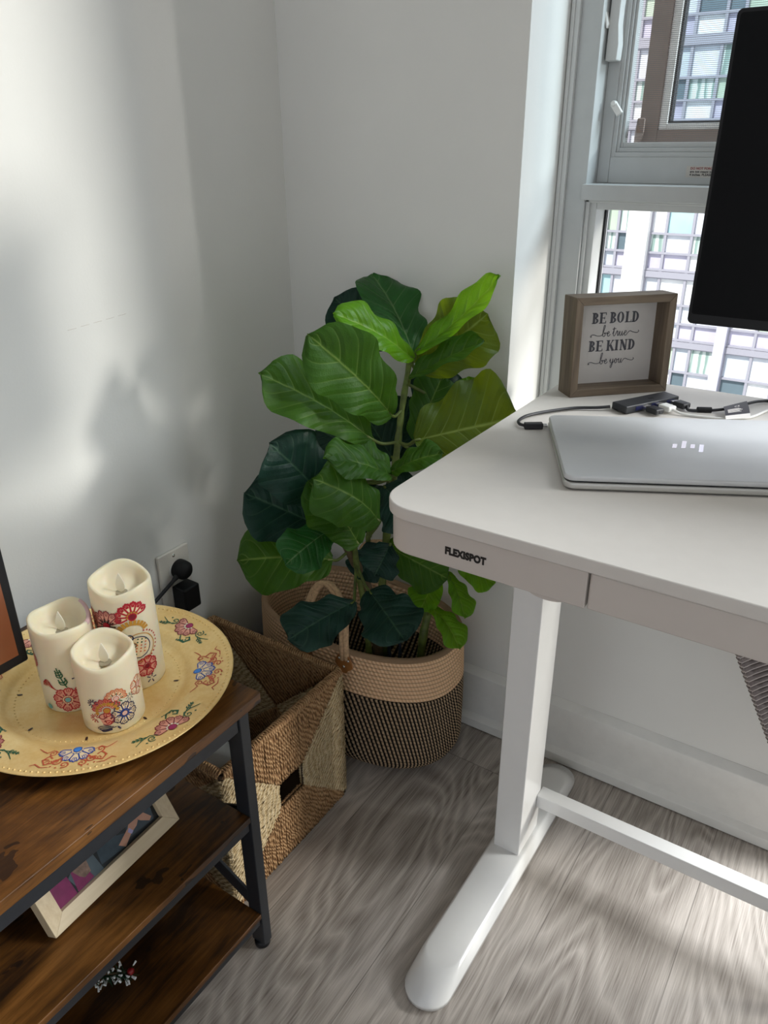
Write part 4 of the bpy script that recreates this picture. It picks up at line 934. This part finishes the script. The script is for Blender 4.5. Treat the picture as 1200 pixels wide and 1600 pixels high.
# ================================================================ seagrass basket beside the stand
BX0, BX1, BY0, BY1, BH = -.942, -.642, .547, .836, .280
bk = thing('seagrass_basket', 'rectangular woven seagrass basket with a handle slot, between the tv stand and the planter', 'basket', ((BX0+BX1)/2, (BY0+BY1)/2, 0))
CR = .0025
def cords(o, ud, vd, nd, w, h, hole=None, faces=(1, -1), dark=False):
    """one woven side: upright cords in the top and bottom wedges, level cords in the side wedges"""
    o, ud, vd, nd = map(Vector, (o, ud, vd, nd)); m = MB()
    def cord(p, q, mi, off):
        L = (q-p).length; n = max(2, int(L/.012)); pts = []; j = RND.uniform(-.0006, .0006)
        for i in range(n+1): pts.append(p.lerp(q, i/n) + nd*(off + RND.uniform(-.0008, .0008)) + (ud if abs((q-p).dot(vd)) > abs((q-p).dot(ud)) else vd)*(j + RND.uniform(-.0005, .0005)))
        m.tube(pts, [CR*RND.uniform(.8, 1.2) for _ in pts], 6, mi=mi)
    hu, hv = w/2, h/2; ca, cb = hu, hv
    hw, hh = (hole[0]/2, hole[1]/2) if hole else (0, 0)
    for f in faces:
        off = f*CR*1.35; step = CR*2.12
        for i in range(int(w/step)+1):
            u = min(i*step + CR, w-CR); e = abs(u-ca)/hu; mid = max(hh, min(hv, hv*(hh/hv + (1-hh/hv)*max(0, (abs(u-ca)-hw))/(hu-hw) if hu > hw else 0)))
            if abs(u-ca) < hw: mid = hh
            for sg in (1, -1):
                a, b = cb + sg*mid, cb + sg*hv
                if abs(b-a) > .008: cord(o+ud*u+vd*a, o+ud*u+vd*b, 0, off)
        for i in range(int(h/step)+1):
            v = min(i*step + CR, h-CR); q = abs(v-cb)
            lim = hw if q <= hh else hw + (hu-hw)*(q-hh)/(hv-hh)
            for sg in (1, -1):
                a, b = ca + sg*lim, ca + sg*hu
                if abs(b-a) > .008: cord(o+ud*a+vd*v, o+ud*b+vd*v, 1, off)
    return m
sd = [('front_side', (BX1-.004, BY0, .003), (0, 1, 0), (1, 0, 0), BY1-BY0, (.060, .050)), ('back_side', (BX0+.004, BY0, .003), (0, 1, 0), (-1, 0, 0), BY1-BY0, None),
      ('end_side', (BX0, BY1-.004, .003), (1, 0, 0), (0, 1, 0), BX1-BX0, None), ('end_side', (BX0, BY0+.004, .003), (1, 0, 0), (0, -1, 0), BX1-BX0, None)]
for nm, o_, ud, nd, w_, hl in sd:
    m = cords(o_, ud, (0, 0, 1), nd, w_, BH-.006, hl)
    o3, u3, n3 = Vector(o_), Vector(ud), Vector(nd); hw_, hh_ = (hl[0]/2, hl[1]/2) if hl else (0, 0); H_ = BH-.008
    for (ua, ub, va_, vb_) in ([(0, w_/2-hw_, 0, H_), (w_/2+hw_, w_, 0, H_), (w_/2-hw_, w_/2+hw_, 0, H_/2-hh_), (w_/2-hw_, w_/2+hw_, H_/2+hh_, H_)] if hl else [(0, w_, 0, H_)]):
        m.prism([o3+u3*ua+Vector((0, 0, va_))-n3*.0012, o3+u3*ub+Vector((0, 0, va_))-n3*.0012, o3+u3*ub+Vector((0, 0, vb_))-n3*.0012, o3+u3*ua+Vector((0, 0, vb_))-n3*.0012], n3*.0024, 2)
    pan = m.build(nm, [MT['grassbrown'], MT['grasspale'], MT['darkbacking']], bk, smooth=True)
m = MB(); m.box((BX0+.004, BY0+.004, .0005), (BX1-.004, BY1-.004, .006)); m.build('bottom', MT['darkbacking'], bk)
m = MB(); rim = [(BX1-.004, BY0+.004), (BX1-.004, BY1-.004), (BX0+.004, BY1-.004), (BX0+.004, BY0+.004)]
for (a, b) in zip(rim, rim[1:]+rim[:1]):
    a, b = Vector((*a, BH-.005)), Vector((*b, BH-.005)); n = int((b-a).length/.0046); t = (b-a).normalized(); s_ = Vector((-t.y, t.x, 0))
    for i in range(n):
        c0 = a.lerp(b, (i+.5)/n); ring = []
        for k in range(9):
            an = 2*PI*k/8; ring.append(c0 + s_*.0062*cos(an) + Vector((0, 0, .0058*sin(an))) + t*(.0022*sin(an) + RND.uniform(-.0005, .0005)))
        m.tube(ring, .0023*RND.uniform(.9, 1.15), 6)
m.build('rim', MT['grassbrown'], bk, smooth=True)
# package inside the basket
pk = thing('plastic_package', 'blue and white plastic package inside the seagrass basket', 'package', (-.735, .625, .0065))
m = MB(); q = Matrix.Translation((-.738, .628, .0075)) @ Matrix.Rotation(rad(14), 4, 'Z')
rows = []
for i in range(9):
    t = i/8; wx = .065*(.75+.25*sin(PI*t)); wy = .042*sin(PI*(.06+.88*t))**.5
    rows.append([m.v(q @ Vector((wx*cos(2*PI*k/20)*(1+.08*sin(5*k)), wy*sin(2*PI*k/20), .215*t + .006*sin(k*1.3)))) for k in range(20)])
for i in range(8):
    for k in range(20): m.face([rows[i][k], rows[i][(k+1) % 20], rows[i+1][(k+1) % 20], rows[i+1][k]], 1 if 4 <= i <= 6 and k % 20 < 13 else 0)
m.face(rows[0][::-1]); m.face(rows[-1]); m.build('wrapper', [MT['pkgwhite'], MT['pkgblue']], pk, smooth=True)

# ================================================================ rope basket planter
RC, RA, RB, RH = (-.7205, .997), .2085, .1145, .286
rb = thing('rope_basket', 'oval rope basket, tan above and black below, holding the leafy plant', 'planter basket', (RC[0], RC[1], 0))
def rprofile(z):
    t = max(0, min(1, z/RH)); b = 1.0 - .30*max(0, 1-t/.22)**2.2 + .015*sin(PI*t) ; return b
def rfn(r, z, a):
    e = 2.35; ca, sa = cos(a), sin(a); x = math.copysign(abs(ca)**(2/e), ca); y = math.copysign(abs(sa)**(2/e), sa)
    dip = -.010*(z/RH)**3*max(0, -sa) + .006*(z/RH)**3*max(0, sa)
    return Vector((RC[0] + x*RA*rprofile(z)*(1+r/RA), RC[1] + y*RB*rprofile(z)*(1+r/RB*.9), max(.0006, z + dip)))
RH_ = .0088; nr = int(RH/RH_); sp_ = int(nr*.70)
def coils(lo, hi, mat, name):
    m = MB(); NS = 160
    def sheet(side):
        pr = []
        for i in range(lo, hi):
            for k in range(5):
                t = (k+.5)/5; pr.append((side*(.0040 + .0026*sin(PI*t)) - .004, RH_*(i+t), i+t))
        rows = []
        for r, z, v in pr: rows.append(([m.v(rfn(r, z, 2*PI*k/NS)) for k in range(NS)], v))
        for (A, va), (B, vb) in zip(rows, rows[1:]):
            for k in range(NS): m.face([A[k], A[(k+1) % NS], B[(k+1) % NS], B[k]], 0, [(k/NS, va), ((k+1)/NS, va), ((k+1)/NS, vb), (k/NS, vb)])
    sheet(1); sheet(-1); return m.build(name, mat, rb, smooth=True)
coils(0, sp_, MT['darkrope'], 'dark_body'); coils(sp_, nr, MT['tanrope'], 'tan_band')
m = MB(); m.tube([rfn(-.004, RH_*nr+.0015, 2*PI*k/120) for k in range(120)], .0058, 8, closed=True); m.build('rim_rope', MT['tanrope'], rb, smooth=True)
m = MB(); m.prism([rfn(-.01, .004, 2*PI*k/60) for k in range(60)], (0, 0, .006)); m.build('base_disc', MT['darkrope'], rb)
def handle(front):
    y = rfn(0, RH*.93, -PI/2 if front else PI/2).y
    fs = -1 if front else 1
    if front: pts = [(-.668, y-.003, .262), (-.667, y-.005, .30), (-.673, y+.004, .345), (-.690, y+.012, .378), (-.715, y+.016, .392), (-.738, y+.014, .376), (-.752, y+.006, .335), (-.758, y-.004, .29), (-.758, y-.005, .262)]
    else: pts = [(-.66, y+.004, .265), (-.662, y+.004, .31), (-.69, y-.004, .36), (-.735, y-.010, .375), (-.778, y-.004, .355), (-.798, y+.002, .31), (-.80, y+.004, .265)]
    m = MB(); C1 = catmull(pts, 8)
    for s_ in (-.0042, .0042):
        m.tube([p + Vector((s_, 0, s_*.3)) for p in C1], .0052, 8)
    h = m.build('handle', MT['tanhandle'], rb, smooth=True)
    for px in (pts[0][0], pts[-1][0]):
        m = MB(); n = 24; P = []
        for k in range(n):
            t = 2*PI*k/n; hx_ = .0165*(abs(sin(t))**.9)*math.copysign(1, sin(t)); hz_ = .0165*cos(t) - .006*abs(sin(t))**2
            if cos(t) < 0: hx_ *= (1+cos(t)*.55)
            P.append((px + hx_*1.15, y + fs*.0065, .258 + hz_*1.1 - (.005 if cos(t) < -.8 else 0)))
        m.prism(P, (0, -fs*.0025, 0)); lp = m.build('leather_patch', MT['leather'], h, bevel=.0008)
        for rx, rz in ((-.0095, .006), (.0095, .006), (0, -.009)):
            m = MB(); m.lathe([(0, .0022), (.0018, .0018), (.0026, 0)], 12); m.bm.transform(Matrix.Translation((px+rx, y + fs*.0064, .258+rz)) @ Matrix.Rotation(fs*-PI/2, 4, 'X')); m.build('rivet', MT['rivet'], h, smooth=True)
handle(True); handle(False)

# ================================================================ fiddle-leaf fig
fig = thing('fiddle_leaf_fig', 'artificial fiddle-leaf fig with broad green leaves, standing in the rope basket', 'plant', (-.64, .975, .0125))
def trunk(pts, r0, r1, mat, name='stem'):
    C1 = catmull(pts, 6); n = len(C1); MB().tube(C1, [r0+(r1-r0)*i/(n-1) + .0006*sin(i*1.7) for i in range(n)], 9).build(name, MT[mat], fig, smooth=True)
trunk([(-.650, .975, .0125), (-.641, .966, .257), (-.646, .965, .357), (-.637, .965, .462), (-.625, .969, .571), (-.623, .981, .645), (-.627, .999, .693), (-.632, 1.03, .767)], .0085, .0045, 'stem')
trunk([(-.660, .955, .0125), (-.641, .943, .290), (-.648, .921, .398), (-.661, .891, .476), (-.671, .866, .548), (-.678, .858, .575)], .010, .0055, 'trunk')
trunk([(-.652, .930, .0125), (-.650, .925, .30), (-.651, .897, .452), (-.647, .890, .550), (-.645, .895, .60)], .006, .004, 'stem')
trunk([(-.585, .985, .0125), (-.580, .993, .238), (-.579, 1.012, .314), (-.579, 1.037, .382), (-.579, 1.044, .417)], .0085, .006, 'stem')
trunk([(-.642, .965, .364), (-.648, .956, .413), (-.660, .945, .477), (-.647, .976, .539)], .005, .0035, 'stem')
for dx in (-.012, .006): trunk([(-.615+dx, .965, .0125), (-.612+dx, .962, .15), (-.617+dx*1.5, .965, .31)], .0035, .003, 'bluetrunk', 'wire_stem')
WPROF = [(0, .10), (.05, .34), (.12, .52), (.22, .62), (.35, .70), (.5, .84), (.65, .97), (.76, 1.0), (.86, .93), (.93, .74), (.975, .46), (1, .05)]
def wprof(t):
    for (a, va), (b, vb) in zip(WPROF, WPROF[1:]):
        if t <= b: s_ = (t-a)/(b-a); return va + (vb-va)*s_
    return .05
ALLST = [Vector(p) for p in ((-.646, .965, .357), (-.637, .965, .462), (-.625, .969, .571), (-.623, .981, .645), (-.627, .999, .693), (-.630, 1.02, .73), (-.632, 1.03, .767), (-.648, .921, .398), (-.661, .891, .476), (-.671, .866, .548), (-.651, .897, .452), (-.647, .890, .550), (-.645, .895, .60), (-.579, 1.012, .314), (-.579, 1.037, .382), (-.579, 1.044, .417), (-.580, .993, .25), (-.641, .943, .290), (-.660, .945, .477))]
def leaf(B, T, w, N, fold, droop, mt):
    B, T, N = Vector(B), Vector(T), Vector(N); a = (T-B); L = a.length; a.normalize(); N = (N - a*N.dot(a)).normalized(); s_ = a.cross(N)
    nv, nu = 26, 16; m = MB(); ph = RND.uniform(0, 6.28); G = []
    cup = RND.uniform(-.06, .05); tw = RND.uniform(-.25, .25)
    for i in range(nv+1):
        t = i/nv; row = []; hw = wprof(t)*w/2
        for j in range(nu+1):
            u = -1 + 2*j/nu
            e = 1 + .06*sin(6*t*PI + ph + (2 if u > 0 else 0))*abs(u)**2
            h = fold*abs(u)*hw - fold*.45*u*u*hw + cup*u*u*hw*2 + .055*w*abs(u)**1.6*sin(5.2*t*PI + ph*1.3 + (1.6 if u > 0 else 0))
            h += droop*2.2*L*sin(PI*t)*.55 - droop*.9*L*t*t + tw*u*hw*(t-.3)*.7
            # quilting between the side veins
            ll = (t*6.2 - abs(u)*.5*3.6) % 1; h += .0042*sin(PI*ll)*(1-abs(u)**4)*(.3+min(1, abs(u)*3)*.7) - .0012*max(0, 1-abs(u)*9)
            row.append(m.v(B + a*(L*t*(1-.02*u*u)) + s_*(u*hw*e) + N*h))
        G.append(row)
    for i in range(nv):
        for j in range(nu):
            m.face([G[i][j], G[i][j+1], G[i+1][j+1], G[i+1][j]], 0, [(j/nu, i/nv), ((j+1)/nu, i/nv), ((j+1)/nu, (i+1)/nv), (j/nu, (i+1)/nv)])
    o = m.build('leaf', LEAF[mt], fig, smooth=True, fix=False)
    r0 = min(ALLST, key=lambda p: (p-B).length)
    if (r0-B).length > .004:
        mid = r0.lerp(B, .6) - Vector((0, 0, .006))
        MB().tube(catmull([r0, mid, B, B + a*L*.06 + N*fold*.0], 5), [.0026]*15+[.0018], 7).build('petiole', MT['stem'], o, smooth=True)
    return o
for L_ in (
((-0.634,1.049,0.765),(-0.746,1.098,0.885),0.120,(0.669,-0.220,0.710),0.15,0.04,'G'),
((-0.712,1.089,0.762),(-0.803,1.062,0.844),0.088,(0.552,-0.745,0.374),0.20,0.03,'D'),
((-0.616,1.013,0.773),(-0.679,0.901,0.860),0.079,(0.834,-0.042,0.550),0.35,0.05,'B'),
((-0.624,0.962,0.696),(-0.666,0.831,0.838),0.110,(0.927,-0.368,-0.068),0.22,0.10,'M'),
((-0.635,0.924,0.665),(-0.735,0.795,0.788),0.104,(0.850,-0.198,0.488),0.15,0.05,'M'),
((-0.614,1.019,0.782),(-0.498,1.070,0.899),0.063,(-0.270,-0.755,0.597),0.50,-0.03,'B'),
((-0.618,1.037,0.749),(-0.530,1.094,0.839),0.119,(0.416,-0.895,0.164),0.10,0.03,'O'),
((-0.613,0.999,0.746),(-0.512,1.049,0.809),0.062,(-0.186,-0.598,0.779),0.50,0.02,'M'),
((-0.584,0.968,0.659),(-0.455,1.072,0.691),0.167,(0.461,-0.727,0.509),0.06,0.02,'O'),
((-0.603,1.000,0.644),(-0.590,1.065,0.742),0.075,(0.362,-0.798,0.482),0.10,0.03,'M'),
((-0.544,1.077,0.686),(-0.559,1.095,0.735),0.046,(0.419,-0.801,0.428),0.10,0.02,'B'),
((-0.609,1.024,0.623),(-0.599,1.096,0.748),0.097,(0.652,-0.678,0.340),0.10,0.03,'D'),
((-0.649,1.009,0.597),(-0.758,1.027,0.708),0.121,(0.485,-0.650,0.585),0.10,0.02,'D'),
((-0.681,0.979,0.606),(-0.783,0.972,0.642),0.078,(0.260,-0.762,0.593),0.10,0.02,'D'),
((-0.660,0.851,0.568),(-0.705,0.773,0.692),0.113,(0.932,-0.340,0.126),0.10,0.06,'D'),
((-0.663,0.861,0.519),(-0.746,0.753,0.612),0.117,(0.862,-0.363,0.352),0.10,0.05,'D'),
((-0.670,0.856,0.472),(-0.741,0.721,0.517),0.119,(0.694,-0.130,0.709),0.08,0.06,'M'),
((-0.645,0.823,0.548),(-0.648,0.722,0.537),0.075,(0.535,-0.105,0.838),0.15,0.06,'G'),
((-0.585,0.904,0.620),(-0.625,0.794,0.683),0.074,(0.647,0.185,0.739),0.30,0.05,'M'),
((-0.587,0.907,0.626),(-0.516,0.936,0.665),0.060,(-0.204,-0.556,0.806),0.35,0.06,'M'),
((-0.600,0.927,0.608),(-0.665,0.881,0.671),0.073,(0.756,-0.228,0.614),0.20,0.04,'M'),
((-0.576,0.854,0.568),(-0.615,0.763,0.664),0.106,(0.929,-0.011,0.370),0.20,0.10,'M'),
((-0.614,0.853,0.519),(-0.657,0.799,0.635),0.101,(0.931,-0.304,0.201),0.25,0.08,'M'),
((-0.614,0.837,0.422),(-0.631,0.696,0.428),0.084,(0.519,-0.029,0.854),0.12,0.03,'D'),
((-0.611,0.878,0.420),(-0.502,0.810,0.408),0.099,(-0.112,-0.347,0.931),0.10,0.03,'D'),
((-0.640,0.963,0.462),(-0.518,0.971,0.428),0.086,(0.200,-0.824,0.530),0.10,0.03,'M'),
((-0.568,1.040,0.397),(-0.571,0.969,0.347),0.070,(-0.212,-0.555,0.804),0.20,0.02,'B'),
((-0.557,0.982,0.354),(-0.477,0.949,0.320),0.055,(0.382,-0.034,0.924),0.35,0.08,'B'),
((-0.559,1.043,0.392),(-0.493,0.994,0.348),0.054,(0.577,0.048,0.815),0.30,0.05,'B'),
((-0.551,1.067,0.402),(-0.483,1.083,0.374),0.062,(0.426,-0.481,0.766),0.15,0.02,'B'),
((-0.584,1.014,0.325),(-0.607,0.995,0.365),0.054,(0.866,-0.393,0.309),0.20,0.02,'G'),
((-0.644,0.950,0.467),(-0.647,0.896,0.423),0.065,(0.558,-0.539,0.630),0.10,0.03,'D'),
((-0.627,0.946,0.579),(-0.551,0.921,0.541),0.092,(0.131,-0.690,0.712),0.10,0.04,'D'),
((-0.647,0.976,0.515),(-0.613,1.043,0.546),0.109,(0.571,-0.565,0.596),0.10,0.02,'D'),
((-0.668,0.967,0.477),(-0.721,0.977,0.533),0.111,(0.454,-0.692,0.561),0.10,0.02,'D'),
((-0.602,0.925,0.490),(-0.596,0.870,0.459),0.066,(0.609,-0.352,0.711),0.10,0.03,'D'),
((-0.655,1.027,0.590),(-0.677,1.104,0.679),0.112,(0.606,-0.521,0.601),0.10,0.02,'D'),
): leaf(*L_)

# ================================================================ outlet on the left wall
ow = thing('outlet_plate', 'pale wall outlet plate behind the gold plate, with two black plugs in it', 'outlet', (XL, .776, .385))
m = MB(); m.box((XL, .741, .3275), (XL+.0065, .811, .4425)); m.build('cover', MT['outlet'], ow, bevel=.0025, seg=3)
for z in (.404, .364):
    m = MB(); m.prism([(XL+.0065, .776+.0165*cos(rad(q)), z+.0145*sin(rad(q))) for q in range(0, 360, 20)], (.0012, 0, 0)); m.build('receptacle', MT['whiteplastic'], ow, bevel=.0005)
m = MB(); m.lathe([(0, .0016), (.0022, .0012), (.0032, 0)], 12); m.bm.transform(Matrix.Translation((XL+.0065, .776, .432)) @ Matrix.Rotation(PI/2, 4, 'Y')); m.build('screw', MT['rivet'], ow, smooth=True)
pg = thing('power_plug', 'black round plug with a cord, in the upper socket of the wall outlet', 'plug', (XL+.008, .779, .404))
m = MB(); m.lathe([(.0175, 0), (.0175, .008), (.0165, .017), (.012, .022), (0, .023)], 28); m.bm.transform(Matrix.Translation((XL+.0079, .782, .404)) @ Matrix.Rotation(PI/2, 4, 'Y')); m.build('plug', MT['blackplastic'], pg, smooth=True)
m = MB(); m.tube(catmull([(XL+.018, .772, .400), (XL+.017, .758, .392), (XL+.015, .745, .384), (XL+.012, .70, .362), (XL+.0085, .62, .33), (XL+.0075, .56, .27), (XL+.0075, .50, .16), (XL+.009, .40, .05), (XL+.02, .30, .0035)], 8), [.0075, .0068, .006, .0055, .005, .0045, .004, .0036] + [.0033]*57, 10); m.build('cord', MT['rubber'], pg, smooth=True)
ad = thing('power_adapter', 'small black rectangular adapter in the lower socket', 'plug', (XL+.008, .778, .355))
MB().box((XL+.0078, .760, .332), (XL+.040, .797, .378)).build('case', MT['blackplastic'], ad, bevel=.004, seg=3)

# faint scuff on the left wall paint
m = MB(); rr = random.Random(2)
for i in range(5):
    y0 = .655 + .022*i; m.tube([(XL+.0001, y0, .8455+.0012*i), (XL+.0001, y0+.014, .8462+.0012*i)], .0007, 5, flat=.4)
m.build('scuff_mark', MT['whitecard'], bpy.data.objects['wall_left'])
